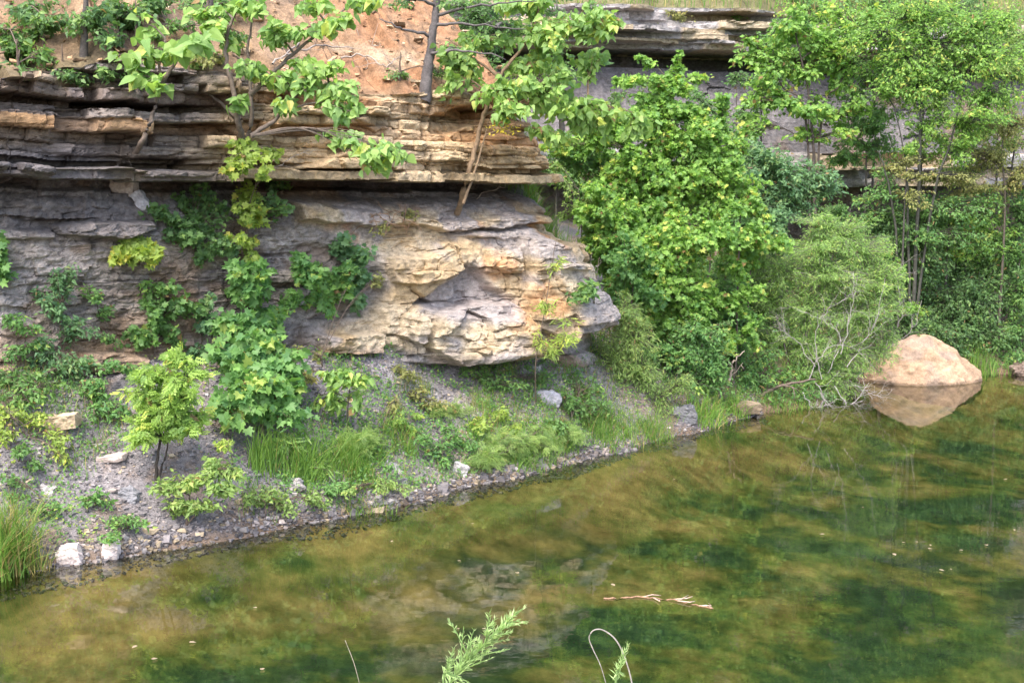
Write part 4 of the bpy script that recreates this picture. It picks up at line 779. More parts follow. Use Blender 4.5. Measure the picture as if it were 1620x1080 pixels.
# ------------------------------------------------------------------ right side: shrubs and trees on the bank and under the far cliff
def gnd(px_, Y_):
    x = P(px_, 300, Y_)[0]; return drop(x, Y_)
def shrub(label, name, cat, px_, Y_, stems, blobs, leaf, size, pal, per=8, dens=1.0, r0=.03, bark=(.12, .10, .08), group=None, **kw):
    r = gnd(px_, Y_); return plant(name, label, cat, r, [[r] + line(q, Y_) for q in stems], [pb(b[0], b[1], b[2] * 1.22, b[3] * 1.22, Y_ + (b[5] if len(b) > 5 else 0), b[4] * 2.9) for b in blobs], leaf, size * .84, pal, per * 1.35, dens, group, r0, bark, **kw)
shrub('tall bright maple-like sapling with yellow-tipped top, right of the cliff nose', 'sapling', 'sapling', 1060, 16.9, [[(1065, 420), (1075, 300), (1070, 200), (1062, 135)], [(1100, 400), (1130, 300), (1140, 230)], [(1040, 400), (1010, 300), (1000, 240)]],
      [(1062, 135, 24, 22, 26), (1050, 165, 40, 26, 44), (1095, 175, 24, 22, 24), (1030, 205, 50, 32, 66), (1090, 225, 56, 34, 80), (1130, 255, 46, 32, 56), (1000, 260, 50, 36, 66), (1060, 275, 66, 40, 100), (1130, 310, 56, 40, 80), (975, 310, 40, 36, 44), (1030, 330, 66, 40, 90), (975, 205, 40, 30, 34), (930, 225, 36, 26, 26), (1010, 165, 30, 24, 20), (1120, 205, 34, 28, 26), (1155, 280, 34, 32, 28), (890, 235, 30, 22, 16), (1040, 130, 26, 18, 12), (1112, 128, 14, 16, 5), (1145, 165, 20, 14, 7), (1185, 235, 22, 14, 7), (1200, 300, 24, 16, 8), (985, 130, 20, 14, 6), (1020, 95, 12, 14, 3), (1075, 100, 12, 16, 4), (1210, 345, 22, 14, 6)], 'lobed', .08, 'maple', 8, 1, .03, up=.8)
shrub('broad bright green maple-like bush in the middle of the right bank', 'bush', 'bush', 1080, 16.3, [[(1080, 480), (1090, 400), (1085, 350)], [(1120, 440), (1122, 380)], [(1040, 480), (1010, 420)]],
      [(1080, 380, 66, 36, 100), (1010, 390, 56, 36, 70), (1130, 370, 46, 32, 50), (1050, 440, 70, 40, 100), (1000, 450, 40, 34, 44), (1110, 480, 46, 34, 54), (1060, 510, 60, 36, 80), (960, 400, 30, 40, 34), (940, 360, 26, 36, 26)], 'lobed', .08, 'maple', 8, 1, .03)
shrub('lowest leafy bush overhanging the shore left of the grey dead branches', 'bush', 'bush', 1090, 15.9, [[(1095, 560), (1100, 500)], [(1050, 560), (1030, 520)]],
      [(1105, 530, 50, 34, 66), (1060, 560, 50, 34, 60), (1130, 580, 36, 30, 36), (1020, 570, 40, 36, 44), (1090, 610, 56, 30, 60), (1040, 620, 40, 30, 36)], 'oval', .075, 'grape', 9, 1, .025)
shrub('feathery grey-green shrub between the cliff nose and the bright bushes', 'shrub', 'shrub', 985, 15.2, [[(985, 600), (990, 540), (985, 490)], [(1010, 590), (1020, 540)]],
      [(985, 500, 30, 30, 56), (1000, 540, 36, 36, 70), (970, 570, 34, 36, 60), (1010, 590, 36, 34, 60), (985, 620, 44, 28, 60)], 'willow', .085, 'feather', 12, 1, .02)
shrub('bright tree at the far left of the right bank, leaves spilling down the grassy shoulder', 'bush', 'bush', 930, 17.2, [[(935, 330), (930, 260)]], [(900, 250, 30, 26, 24), (935, 255, 40, 26, 40), (960, 300, 40, 30, 40), (930, 320, 30, 30, 30), (890, 215, 24, 16, 12)], 'oval', .085, 'mid', 8, 1, .03)
shrub('round-leaved sapling before the grey far cliff, right of the yellow-tipped one', 'tree', 'tree', 1290, 20.2, [[(1288, 300), (1285, 215), (1280, 150), (1262, 70), (1255, 30)], [(1300, 190), (1330, 130), (1345, 60)], [(1275, 190), (1240, 140), (1220, 100)]],
      [(1255, 40, 44, 34, 44), (1205, 90, 34, 26, 30), (1240, 110, 46, 34, 50), (1295, 80, 46, 34, 44), (1345, 40, 50, 36, 50), (1330, 110, 50, 34, 46), (1215, 160, 46, 30, 40), (1270, 175, 50, 26, 44), (1335, 185, 40, 24, 26), (1190, 200, 40, 24, 26), (1300, 215, 50, 14, 20), (1180, 70, 16, 10, 5)], 'round', .105, 'maple', 5, .75, .035, (.10, .08, .07))
shrub('tall slender-trunked tree with fine foliage reaching the top right', 'tree', 'tree', 1450, 19.8, [[(1452, 330), (1455, 240), (1458, 150), (1462, 50), (1466, -50)], [(1436, 320), (1430, 240), (1415, 170)], [(1475, 320), (1505, 220), (1530, 120), (1550, 50)], [(1412, 330), (1400, 270), (1390, 240)]],
      [(1440, 30, 70, 34, 110), (1380, 60, 50, 30, 60), (1420, 90, 60, 34, 90), (1490, 70, 66, 40, 110), (1540, 40, 60, 36, 90), (1560, 90, 60, 36, 90), (1510, 130, 66, 36, 100), (1445, 140, 56, 34, 76), (1390, 140, 44, 26, 40), (1580, 150, 50, 30, 60), (1530, 190, 60, 30, 66), (1470, 200, 50, 30, 50), (1440, 240, 40, 20, 24), (1510, 240, 46, 22, 36), (1600, 30, 26, 30, 26)], 'oval', .08, 'maple', 8, .62, .036, (.07, .07, .06))
shrub('airy olive-tinted shrub at the right edge before the far lower ledge', 'shrub', 'shrub', 1590, 20.4, [[(1590, 330), (1585, 250), (1590, 190)]], [(1595, 200, 46, 30, 50), (1570, 250, 50, 26, 46), (1610, 280, 40, 30, 36), (1540, 300, 46, 22, 30), (1430, 260, 50, 14, 20), (1470, 285, 46, 14, 20)], 'oval', .075, 'olive', 8, 1, .025)
DARKS = [('dark bush below the far lower ledge, left of the feathery grey shrub', 1240, 19.0, [(1235, 280, 50, 34, 56), (1200, 250, 44, 26, 36), (1280, 300, 46, 34, 50), (1230, 330, 56, 36, 60), (1180, 300, 34, 40, 40)], 'blue', .09, 'oval'),
 ('deep green bush right of the feathery grey shrub, below the slender trunks', 1430, 20.2, [(1390, 350, 46, 26, 44), (1440, 360, 50, 34, 60), (1420, 410, 50, 36, 60), (1470, 430, 40, 40, 50)], 'dark', .085, 'oval'),
 ('sunlit bush with yellowish top under the slender trunks', 1530, 20.8, [(1500, 350, 44, 26, 46), (1540, 350, 50, 30, 60), (1570, 385, 44, 28, 46), (1520, 390, 44, 26, 40)], 'maple', .085, 'oval'),
 ('dark bush hanging over the water behind the boulder', 1540, 20.4, [(1500, 470, 50, 40, 66), (1550, 470, 50, 40, 66), (1490, 520, 44, 30, 50), (1545, 525, 50, 32, 60), (1580, 550, 40, 30, 44)], 'dark', .08, 'oval'),
 ('mid green bush filling the right edge above the dark rock', 1610, 20.6, [(1600, 400, 44, 44, 60), (1615, 470, 40, 44, 56), (1600, 530, 44, 34, 50), (1610, 330, 40, 34, 40)], 'mid', .08, 'oval'),
 ('dark bush low behind the tangle of dead branches', 1400, 19.7, [(1400, 470, 44, 40, 56), (1430, 520, 40, 34, 46), (1370, 430, 36, 30, 30)], 'dark', .075, 'oval'),
 ('shady bush behind the gap in the middle of the right bank', 1190, 18.3, [(1190, 400, 50, 40, 56), (1160, 350, 40, 40, 44), (1200, 470, 50, 40, 50), (1150, 450, 40, 40, 36)], 'dark', .08, 'oval')]
for lab, px_, Y_, bl, pal, sz, lf in DARKS: shrub(lab, 'bush', 'bush', px_, Y_, [[(px_, bl[0][1] + 40), (px_ + 4, bl[0][1])]], bl, lf, sz, pal, 9, 1.0, .03, (.09, .08, .07), 'bushes on the right bank')
shrub('small yellow-tipped bush left of the feathery grey shrub', 'bush', 'bush', 1185, 17.3, [[(1185, 460), (1190, 400)]], [(1180, 395, 36, 22, 36), (1215, 385, 30, 16, 24), (1165, 420, 30, 20, 22)], 'lobed', .085, 'maple', 6, 1, .02)
shrub('rounded feathery shrub with fine pale foliage leaning over the water', 'shrub', 'shrub', 1270, 17.6, [[(1270, 590), (1280, 500), (1310, 420), (1330, 370)], [(1250, 580), (1230, 500), (1220, 450)], [(1290, 590), (1350, 510), (1385, 450)]],
      [(1330, 375, 44, 26, 90), (1290, 395, 50, 28, 100), (1370, 400, 40, 30, 80), (1240, 430, 50, 32, 90), (1310, 440, 66, 36, 130), (1380, 450, 44, 34, 80), (1220, 480, 46, 30, 70), (1280, 490, 56, 34, 90), (1350, 500, 56, 34, 90), (1215, 540, 44, 32, 60), (1280, 550, 56, 32, 80), (1340, 560, 46, 30, 60), (1250, 600, 56, 26, 70), (1310, 605, 46, 22, 50), (1410, 500, 40, 40, 50), (1185, 570, 40, 34, 44), (1395, 560, 34, 30, 36), (1200, 420, 36, 30, 40), (1290, 360, 36, 22, 40)], 'willow', .08, 'willow', 15, 1.05, .03, (.2, .18, .16))
# dead grey branches
def dead(label, roots, n, spread, col, r0=.012, seedpts=None, name='dead_branch'):
    mb = MB()
    for pts, Y_ in roots:
        main = trunk(mb, line(pts, Y_), r0, r0 * .3, col, 6, .012)
        for _ in range(n):
            i = rng.integers(2, len(main)); s_ = main[i]; q = [s_]; d = norm(main[min(i, len(main) - 1)] - main[i - 2] + rng.normal(0, .5, 3) * np.linalg.norm(main[1] - main[0]))
            L_ = spread * rng.uniform(.4, 1.2)
            for j in range(5): d = norm(d + rng.normal(0, .32, 3)); q.append(q[-1] + d * L_ / 5)
            add_tubes(mb, np.array(q)[None], np.linspace(r0 * .35, r0 * .12, 6)[None], 4, col)
            for _ in range(2):
                i2 = rng.integers(1, 5); d2 = norm(d + rng.normal(0, .7, 3)); q2 = [q[i2]]
                for j in range(4): d2 = norm(d2 + rng.normal(0, .35, 3)); q2.append(q2[-1] + d2 * L_ / 9)
                add_tubes(mb, np.array(q2)[None], np.linspace(r0 * .22, r0 * .09, 5)[None], 3, col)
    return tag(mb.build(name, M_BARK, None, True), label, 'branch')
GB = (.30, .275, .265)
dead('tangle of bare grey dead twigs in front of the feathery shrub', [([(1300, 600), (1290, 550), (1300, 500), (1340, 470)], 16.7), ([(1310, 590), (1330, 540), (1310, 510), (1260, 490)], 16.6), ([(1290, 580), (1260, 540), (1240, 520)], 16.7), ([(1330, 560), (1345, 500), (1350, 430)], 16.8), ([(1340, 580), (1380, 520), (1400, 440)], 16.9), ([(1280, 600), (1300, 560), (1330, 545), (1370, 560)], 16.6)], 11, .40, (.34, .31, .30), .0065)
dead('arching bare grey branch sweeping from the shrub over the boulder', [([(1330, 620), (1370, 585), (1410, 545), (1445, 520), (1458, 475)], 18.4), ([(1400, 550), (1425, 500), (1420, 450), (1425, 420)], 18.4)], 16, .40, (.29, .26, .25), .010)
dead('grey dead twigs drooping into the water left of the boulder', [([(1290, 605), (1302, 630), (1296, 662)], 16.9), ([(1320, 610), (1345, 640), (1375, 605)], 17.2), ([(1270, 620), (1285, 645), (1310, 640)], 16.9), ([(1340, 600), (1370, 620), (1395, 625)], 17.6)], 18, .36, (.38, .35, .335), .008)
dead('dark fallen log lying along the waterline under the feathery shrub', [([(1165, 640), (1200, 628), (1235, 610), (1290, 600)], 16.8)], 4, .4, (.14, .11, .09), .045, name='log')
dead('short weathered stump of branch standing in the green left of the log', [([(1152, 605), (1160, 575), (1178, 555)], 16.2)], 3, .25, (.34, .28, .23), .022)
dead('bare twig on the ledge below the twin-stemmed sapling', [([(170, 275), (190, 255), (215, 240)], rt(195, 258)[1] - .1)], 4, .12, (.34, .29, .26), .007)
dead('curved pale dead twig on the ledge beside the leaning tree', [([(745, 325), (765, 305), (795, 298), (812, 283)], rt(770, 310)[1] - .12)], 3, .14, (.34, .28, .24), .007)
dead('bare grey twigs reaching right of the vine chain', [([(405, 275), (440, 262), (475, 245), (500, 238)], rt(450, 262)[1] - .3)], 5, .16, (.36, .32, .30), .007)
for lab, a in (('grey fallen branch lying across the orange clay slope', [(455, 95), (500, 82), (550, 84), (600, 80)]), ('thin dry branch rising from the clay slope by the twin-stemmed sapling', [(432, 110), (470, 80), (505, 45), (530, 15)]), ('dry brushwood piled at the lip of the clay slope', [(540, 100), (575, 95), (610, 112), (625, 100)])):
    pts = [rt(*q) + np.array([0, -.03, .05]) for q in a]; mb = MB(); m_ = trunk(mb, pts, .012, .005, (.30, .26, .23), 6, .01)
    for _ in range(9):
        i = rng.integers(1, len(m_)); q = [m_[i]]; d = norm(rng.normal(size=3) + [0, 0, .4])
        for j in range(4): d = norm(d + rng.normal(0, .3, 3)); q.append(q[-1] + d * .07)
        add_tubes(mb, np.array(q)[None], np.linspace(.004, .0015, 5)[None], 4, (.34, .28, .24))
    tag(mb.build('dead_branch', M_BARK, None, True), lab, 'branch')
r = rt(600, 340)
mb = MB()
for k in range(22):
    q = [rt(590 + rng.uniform(-5, 60), 330 + rng.uniform(0, 24), .02)]; d = norm(np.array([rng.normal(), -.4, rng.normal() * .6]))
    for j in range(5): d = norm(d + rng.normal(0, .35, 3) + [0, 0, -.1]); q.append(q[-1] + d * .05)
    add_tubes(mb, np.array(q)[None], np.linspace(.006, .002, 6)[None], 4, (.26, .17, .11))
tag(mb.build('exposed_roots', M_BARK, None, True), 'tangle of brown exposed roots on the tan bed left of the leaning tree', 'roots')

# ------------------------------------------------------------------ on the water, and the near bank
G1 = 'pale fallen leaves and petals floating on the pond'
spots = [(1066, 758), (1450, 857), (1472, 862), (1472, 868), (1490, 902), (1505, 900), (1300, 845), (1605, 838), (1590, 758), (1365, 802), (620, 856), (747, 828), (727, 887), (305, 1016), (213, 1023), (245, 1042), (415, 1058), (403, 961), (725, 994), (765, 994), (1415, 877), (1520, 870), (1560, 862), (1430, 858), (818, 906), (970, 925)]
mb = MB(); v, f_ = TPL['round']; 
mb.add(v * [1, 1, .5] + [0, -.5, 0.02], np.concatenate([np.array(q) for q in f_]), [len(q) for q in f_], (.46, .36, .26)); proto = mb.build('floating_leaf', M_LEAF); proto.location = (0, 0, 0)
for i, (a, b) in enumerate(spots):
    o = proto if i == 0 else proto.copy()
    if i: COL.objects.link(o)
    g = ground(a, b, .004); o.location = g; o.scale = [rng.uniform(.022, .05)] * 3; o.rotation_euler = (0, 0, rng.random() * 6.28); tag(o, 'small pale leaf floating flat on the pond', 'leaf', G1)
mb = MB(); q = [ground(*a, .004) for a in ((955, 946), (1000, 944), (1050, 947), (1095, 955), (1128, 962))]; m_ = trunk(mb, q, (.008), .004, (.26, .16, .10), 6, .006)
for i in range(7):
    s_ = m_[rng.integers(4, len(m_) - 4)]; add_tubes(mb, np.array([s_, s_ + rng.normal(0, .03, 3) * [1, 1, .2] + [.05, 0, .01], s_ + rng.normal(0, .04, 3) * [1, 1, .2] + [.10, 0, .01]])[None], np.array([[.006, .005, .002]]), 4, (.45, .33, .26))
tag(mb.build('stick', M_BARK, None, True), 'reddish stick floating on the pond in the middle right', 'stick')
def nearweed(label, base_, way, nleaf, L_, pal='near', side=0, t0=.45):
    e = empty('weed', base_, label, 'weed', None); tb = MB(); lb = MB()
    def stem(pts, k, r, ll):
        c = smooth_line(pts, 8); n = len(c); add_tubes(tb, c[None], np.linspace(r, r * .4, n)[None], 6, (.20, .32, .11))
        u = rng.random(k) ** .75; q = u * (n - 1); i = np.clip(q.astype(int), 0, n - 2); pos = c[i] + (c[i + 1] - c[i]) * (q - i)[:, None]; d = norm(c[i + 1] - c[i]); an = np.arange(k) * 2.4
        ax = norm(np.stack([np.cos(an), np.sin(an), 0 * an], -1) * .8 + d * 1.0); add_leaves(lb, 'willow', pos, ax, norm(np.cross(ax, rng.normal(size=(k, 3)))), ll * (1.15 - .5 * u) * rng.uniform(.7, 1.2, k), leafcol(k, pal, np.full(k, .8), u)); return c
    c = stem([base_] + way, nleaf, .0035, L_)
    for i in range(side):
        t = rng.uniform(t0, .97); s_ = c[int(t * (len(c) - 1))]; d0 = norm(c[min(int(t * (len(c) - 1)) + 1, len(c) - 1)] - c[int(t * (len(c) - 1)) - 1]); d = norm(d0 + rng.normal(0, .42, 3) * [1, .6, .7]); l_ = rng.uniform(.05, .13) * (1.3 - t)* 1.3
        stem([s_, s_ + d * l_ * .5 + [0, 0, .004], s_ + d * l_], 22, .0018, L_ * .6)
    tb.build('stem', M_GRASS, e, True); lb.build('leaves', M_LEAF, e); return e
def nb(px_, Y_): x = P(px_, 1080, Y_)[0]; return np.array([x, Y_, ground_h(np.array([x]), np.array([Y_]))[0][0]])
GRN['near'] = ((.17, .30, .08), (.32, .48, .16), (.44, .54, .24))
nearweed('leafy pale green weed leaning right at the bottom centre, its tip over the water', nb(560, 2.5), [P(620, 1260, 2.5), P(706, 1090, 2.5), P(755, 1030, 2.5), P(812, 974, 2.5)], 150, .030, 'near', 26, .55)
nearweed('short upright leafy shoot left of the leaning pale green weed, cut by the bottom edge', nb(690, 2.45), [P(700, 1120, 2.45), P(708, 1060, 2.45)], 60, .024, 'near', 6, .8)
nearweed('slim single spike of green weed at the bottom, right of the bent dry stem', nb(950, 2.5), [P(972, 1110, 2.5), P(980, 1060, 2.5), P(993, 1018, 2.5)], 110, .022, 'near', 0)
mb = MB(); c = smooth_line([nb(1010, 2.6), P(1006, 1400, 2.6), P(1004, 1200, 2.6), P(1002, 1100, 2.6), P(992, 1050, 2.6), P(976, 1014, 2.6), P(956, 997, 2.6), P(940, 996, 2.6), P(932, 1008, 2.6), P(938, 1026, 2.6), P(950, 1052, 2.6), P(962, 1092, 2.6)], 7); add_tubes(mb, c[None], np.linspace(.0022, .0010, len(c))[None], 6, (.30, .28, .25)); tag(mb.build('dry_stem', M_BARK, None, True), 'bent grey dry stem hooked over at the bottom of the picture', 'stem')
mb = MB(); c = smooth_line([nb(590, 2.6), P(586, 1400, 2.6), P(580, 1220, 2.6), P(573, 1110, 2.6), P(562, 1055, 2.6), P(546, 1012, 2.6)], 7); add_tubes(mb, c[None], np.linspace(.0013, .0006, len(c))[None], 5, (.34, .31, .24)); tag(mb.build('dry_stem', M_BARK, None, True), 'faint straight dry stem at the bottom left of centre', 'stem')
# trees on the slope above the far cliff
FARS = [('pale green tree above the far upper ledge, beside the leaning tree', 700, 23.5, [(690, 20, 60, 40, 40), (720, 60, 60, 40, 36), (650, 70, 40, 40, 26)], 'mid'),
 ('green tree above the far ledge behind the heart-shaped leaves', 830, 24.0, [(820, 20, 70, 40, 44), (870, 60, 60, 40, 36), (790, 80, 50, 40, 30)], 'grape'),
 ('leafy tree at the top, left of the grassy far slope', 950, 23.6, [(950, 10, 50, 40, 34), (915, 85, 50, 36, 32)], 'mid'),
 ('bushy tree at the top, right of the grassy far slope', 1260, 23.6, [(1250, 10, 60, 34, 44), (1300, 30, 60, 40, 44), (1340, 70, 50, 36, 30)], 'grape'),
 ('tree on the far slope behind the fine-leaved tree', 1400, 23.8, [(1390, 10, 70, 40, 50), (1440, 60, 60, 40, 40), (1400, 100, 50, 30, 30)], 'mid'),
 ('dark tree on the far slope near the top right', 1530, 24.2, [(1510, 20, 60, 44, 40), (1560, 50, 50, 40, 30)], 'dark')]
for lab, px_, Y_, bl, pal in FARS: shrub(lab, 'tree', 'tree', px_, Y_, [[(px_, bl[0][1] + 70), (px_, bl[0][1])]], bl, 'oval', .10, pal, 9, 1.0, .05, (.1, .09, .08), 'trees above the far cliff')
MIDS = [('leafy sapling at the foot of the far cliff, behind the yellow-tipped sapling', 1150, 19.6, [(1130, 200, 40, 40, 30), (1170, 240, 40, 36, 30), (1140, 280, 40, 36, 30), (1100, 160, 30, 30, 16)], 'mid'),
 ('bush against the far lower ledge, left of the slender trunks', 1370, 20.8, [(1370, 230, 50, 26, 34), (1330, 250, 40, 20, 20), (1390, 200, 44, 26, 26)], 'grape'),
 ('green bush at the foot of the far ledge behind the slender trunks', 1500, 20.6, [(1490, 330, 60, 26, 36), (1550, 320, 50, 24, 30), (1440, 330, 40, 20, 18)], 'mid'),
 ('ragged bush below the far lower ledge at the left, over the grassy shoulder', 880, 19.6, [(860, 265, 40, 22, 24), (905, 275, 40, 24, 26), (940, 240, 36, 26, 20), (985, 225, 40, 26, 24)], 'mid'),
 ('dense bush under the bright bushes in the gap before the feathery shrub', 1150, 17.4, [(1140, 470, 50, 40, 36), (1170, 520, 44, 36, 36), (1150, 560, 40, 30, 30), (1180, 590, 40, 26, 26)], 'grape')]
for lab, px_, Y_, bl, pal in MIDS: shrub(lab, 'bush', 'bush', px_, Y_, [[(px_, bl[0][1] + 60), (px_, bl[0][1])]], bl, 'oval', .085, pal, 9, 1.0, .03, (.1, .09, .08), 'bushes on the right bank')

MORE = [('mid green bush spilling over the far bank between boulder and dark rock', 1590, 20.5, [(1585, 560, 40, 34, 30), (1560, 530, 46, 34, 34), (1610, 575, 30, 24, 20), (1535, 560, 30, 30, 20)], 'grape', .07),
 ('shadowy bush behind the peak of the boulder', 1480, 20.0, [(1480, 520, 46, 34, 34), (1450, 490, 46, 34, 34), (1510, 560, 34, 26, 20), (1430, 550, 30, 30, 16)], 'dark', .075),
 ('high mid green bush between the slender trunks and the right edge', 1570, 20.9, [(1560, 440, 56, 40, 40), (1510, 430, 50, 36, 34), (1600, 390, 40, 40, 30), (1550, 490, 50, 36, 34)], 'mid', .08),
 ('leafy bush around the feet of the slender trunks', 1450, 20.1, [(1440, 400, 50, 34, 32), (1400, 370, 44, 34, 30), (1480, 390, 44, 34, 30), (1460, 350, 50, 26, 24)], 'dark', .08),
 ('low leafy bush at the waterline right of the blue-grey rock', 1170, 16.9, [(1150, 610, 40, 24, 26), (1190, 600, 36, 26, 24), (1180, 560, 36, 28, 24), (1210, 570, 30, 26, 16)], 'grape', .065),
 ('bush behind the pale stump in the green left of the log', 1200, 17.9, [(1190, 500, 44, 36, 30), (1200, 550, 40, 30, 24), (1165, 460, 36, 34, 24)], 'mid', .075),
 ('upright bush between the bright bushes and the dark one under the far ledge', 1200, 18.6, [(1190, 330, 40, 36, 28), (1225, 360, 40, 30, 26), (1170, 290, 34, 30, 18), (1215, 410, 44, 34, 28)], 'blue', .085)]
for lab, px_, Y_, bl, pal, sz in MORE: shrub(lab, 'bush', 'bush', px_, Y_, [[(px_, bl[0][1] + 40), (px_ + 3, bl[0][1])]], bl, 'oval', sz, pal, 10, 1.0, .025, (.09, .08, .07), 'bushes on the right bank')
UPR = [('leafy tree against the far cliff between the round-leaved sapling and the fine-leaved tree', 1380, 21.0, [(1370, 120, 46, 40, 26), (1350, 170, 40, 30, 18), (1400, 40, 50, 40, 26), (1390, 180, 36, 26, 14)], 'mid', .09),
 ('yellowish leafy tree at the right edge below the dark far ledge', 1600, 21.2, [(1590, 120, 46, 40, 30), (1600, 60, 36, 26, 16), (1560, 200, 46, 30, 24), (1605, 230, 40, 36, 22), (1520, 270, 44, 24, 18)], 'feather', .08),
 ('leafy tree before the far slope left of the round-leaved sapling', 1200, 21.2, [(1200, 130, 40, 36, 20), (1215, 60, 36, 30, 16), (1190, 190, 36, 26, 12)], 'grape', .09)]
for lab, px_, Y_, bl, pal, sz in UPR: shrub(lab, 'tree', 'tree', px_, Y_, [[(px_, 300), (px_ + 5, 200), (px_, bl[0][1])]], bl, 'oval', sz, pal, 9, 1.0, .03, (.07, .065, .06), 'trees below the far cliff')

# the edge of the bright thicket next to the cliff nose
NEAR_ = [('bright leafy bush crowding the upper right edge of the cliff nose', 'bush', 960, 16.4, [(930, 330, 34, 30, 16), (960, 370, 40, 34, 22), (985, 330, 40, 34, 22), (950, 300, 36, 26, 14)], 'lobed', .08, 'maple'),
 ('green bush beside the right tip of the cliff nose', 'bush', 1000, 15.7, [(985, 430, 34, 30, 20), (1010, 470, 38, 30, 22), (985, 400, 30, 26, 14), (1010, 420, 36, 30, 18)], 'lobed', .075, 'grape'),
 ('bright bush on the right flank of the yellow-tipped sapling', 'bush', 1170, 16.8, [(1165, 330, 34, 30, 20), (1180, 370, 34, 28, 20), (1150, 290, 34, 28, 18), (1205, 390, 30, 22, 14)], 'lobed', .08, 'maple'),
 ('feathery low shrub at the shore left of the blue-grey rock', 'shrub', 1050, 15.2, [(1040, 630, 40, 26, 26), (1000, 640, 36, 24, 22), (1070, 610, 34, 26, 20), (960, 650, 30, 20, 14)], 'willow', .08, 'feather')]
for lab, nm, px_, Y_, bl, lf, sz, pal in NEAR_: shrub(lab, nm, nm, px_, Y_, [[(px_, bl[0][1] + 40), (px_ + 3, bl[0][1])]], bl, lf, sz, pal, 9, 1.0, .02, (.1, .085, .07), 'bushes on the right bank')

tuft('arching grass tuft on the scree between the small sapling and the yellow-green herbs', [(625, 700, 22, 12), (650, 715, 20, 10)], .34, .007, 150, .1, lean=.4)
tuft('fresh grass tuft above the feathery bright green tuft', [(740, 690, 22, 10), (770, 680, 20, 8)], .30, .007, 140, .1, bright=1.15, lean=.4)
tuft('loose tall grass on the slope below the right tip of the cliff nose', [(930, 680, 26, 12), (960, 670, 24, 10)], .40, .008, 180, .12, lean=.4)
tuft('light grass clump at the top of the pale scree streak', [(640, 610, 20, 10), (670, 625, 16, 10)], .24, .006, 110, .25, lean=.4)
tuft('sparse grass between the waterline shrub and the tall dark grass', [(395, 790, 16, 10), (430, 800, 20, 8)], .26, .006, 110, .15, lean=.4)
LOW = [('overhanging bush shading the waterline above the fallen log', 1240, 17.2, [(1210, 622, 30, 14, 14), (1245, 625, 34, 14, 16), (1285, 622, 34, 14, 16), (1225, 600, 30, 16, 12)], 'grape', .06),
 ('low fine-leaved bush touching the water left of the boulder', 1320, 17.9, [(1320, 612, 34, 16, 16), (1350, 590, 26, 20, 14), (1300, 600, 30, 16, 12)], 'feather', .05)]
for lab, px_, Y_, bl, pal, sz in LOW: shrub(lab, 'bush', 'bush', px_, Y_, [[(px_, bl[0][1] + 10), (px_ + 3, bl[0][1])]], bl, 'oval', sz, pal, 9, 1.0, .012, (.1, .085, .07), 'bushes on the right bank')
tuft('short grass fringe at the waterline right of the fallen log', [(1230, 648, 26, 3), (1270, 644, 24, 3), (1310, 632, 20, 3)], .22, .008, 180, .15, lean=.5)

SLOPE = [('weedy shrub on the lip of the far upper ledge', 'bush', 1050, 22.3, [(1040, 22, 30, 12, 12), (1075, 28, 26, 10, 9)], 'olive', .06),
 ('green weeds on the grassy far slope beside the round-leaved sapling', 'weed', 1140, 22.8, [(1130, 18, 34, 14, 12), (1165, 30, 26, 12, 9)], 'mid', .06)]
for lab, nm, px_, Y_, bl, pal, sz in SLOPE: shrub(lab, nm, nm, px_, Y_, [[(px_, bl[0][1] + 5), (px_ + 3, bl[0][1])]], bl, 'oval', sz, pal, 9, 1.0, .012, (.1, .085, .07))
# brush and low plants on the brown slope
for lab, rp, bl, pal in (('straggly brown-green brush behind the twin-stemmed sapling', (360, 105), [(345, 92, 40, 14, 14), (300, 100, 34, 12, 10)], 'olive'), ('low green plants at the lip above the left ledge', (150, 128), [(110, 122, 40, 10, 18), (170, 120, 34, 12, 16)], 'dark'), ('scattered green sprigs on the brown slope at the top', (250, 60), [(290, 45, 34, 14, 12), (240, 60, 30, 12, 12), (400, 60, 30, 12, 10)], 'mid')):
    r = rt(*rp); plant('bush', lab, 'bush', r, [[r, r + np.array([.02, -.05, .2])]], [hb(q[0], q[1], q[2], q[3], .2, q[4] * 1.4, .3) for q in bl], 'oval', .06, pal, 8, 1, None, .012, parts=('stem', 'foliage'))

FILL = [('fine-leaved tree filling the top right corner', 1580, 22.0, [(1590, 40, 50, 40, 26), (1540, 30, 50, 34, 24), (1600, 100, 36, 36, 20), (1480, 20, 50, 30, 22)], 'maple', .075),
 ('light green tree before the far cliff behind the slender trunks', 1460, 21.3, [(1450, 90, 50, 40, 22), (1430, 150, 46, 34, 18), (1490, 160, 50, 34, 20), (1480, 220, 44, 24, 13), (1540, 230, 44, 24, 14)], 'feather', .075),
 ('light green tree hanging over the far upper ledge left of the round-leaved sapling', 1280, 22.0, [(1270, 30, 46, 34, 20), (1310, 70, 46, 34, 20), (1330, 20, 44, 30, 18), (1250, 80, 36, 30, 12)], 'maple', .08),
 ('pale olive bush before the far lower ledge between the slender trunks', 1430, 19.6, [(1420, 262, 46, 14, 9), (1470, 280, 44, 16, 9), (1530, 285, 44, 16, 10), (1440, 310, 44, 18, 12)], 'olive', .065),
 ('light bush under the far lower ledge, left of the pale olive one', 1340, 19.7, [(1330, 330, 40, 22, 16), (1360, 350, 40, 26, 18), (1300, 345, 36, 24, 14)], 'mid', .075)]
for lab, px_, Y_, bl, pal, sz in FILL: shrub(lab, 'tree', 'tree', px_, Y_, [[(px_, bl[0][1] + 90), (px_ + 5, bl[0][1])]], bl, 'oval', sz, pal, 9, 1.0, .025, (.07, .065, .06), 'trees below the far cliff')

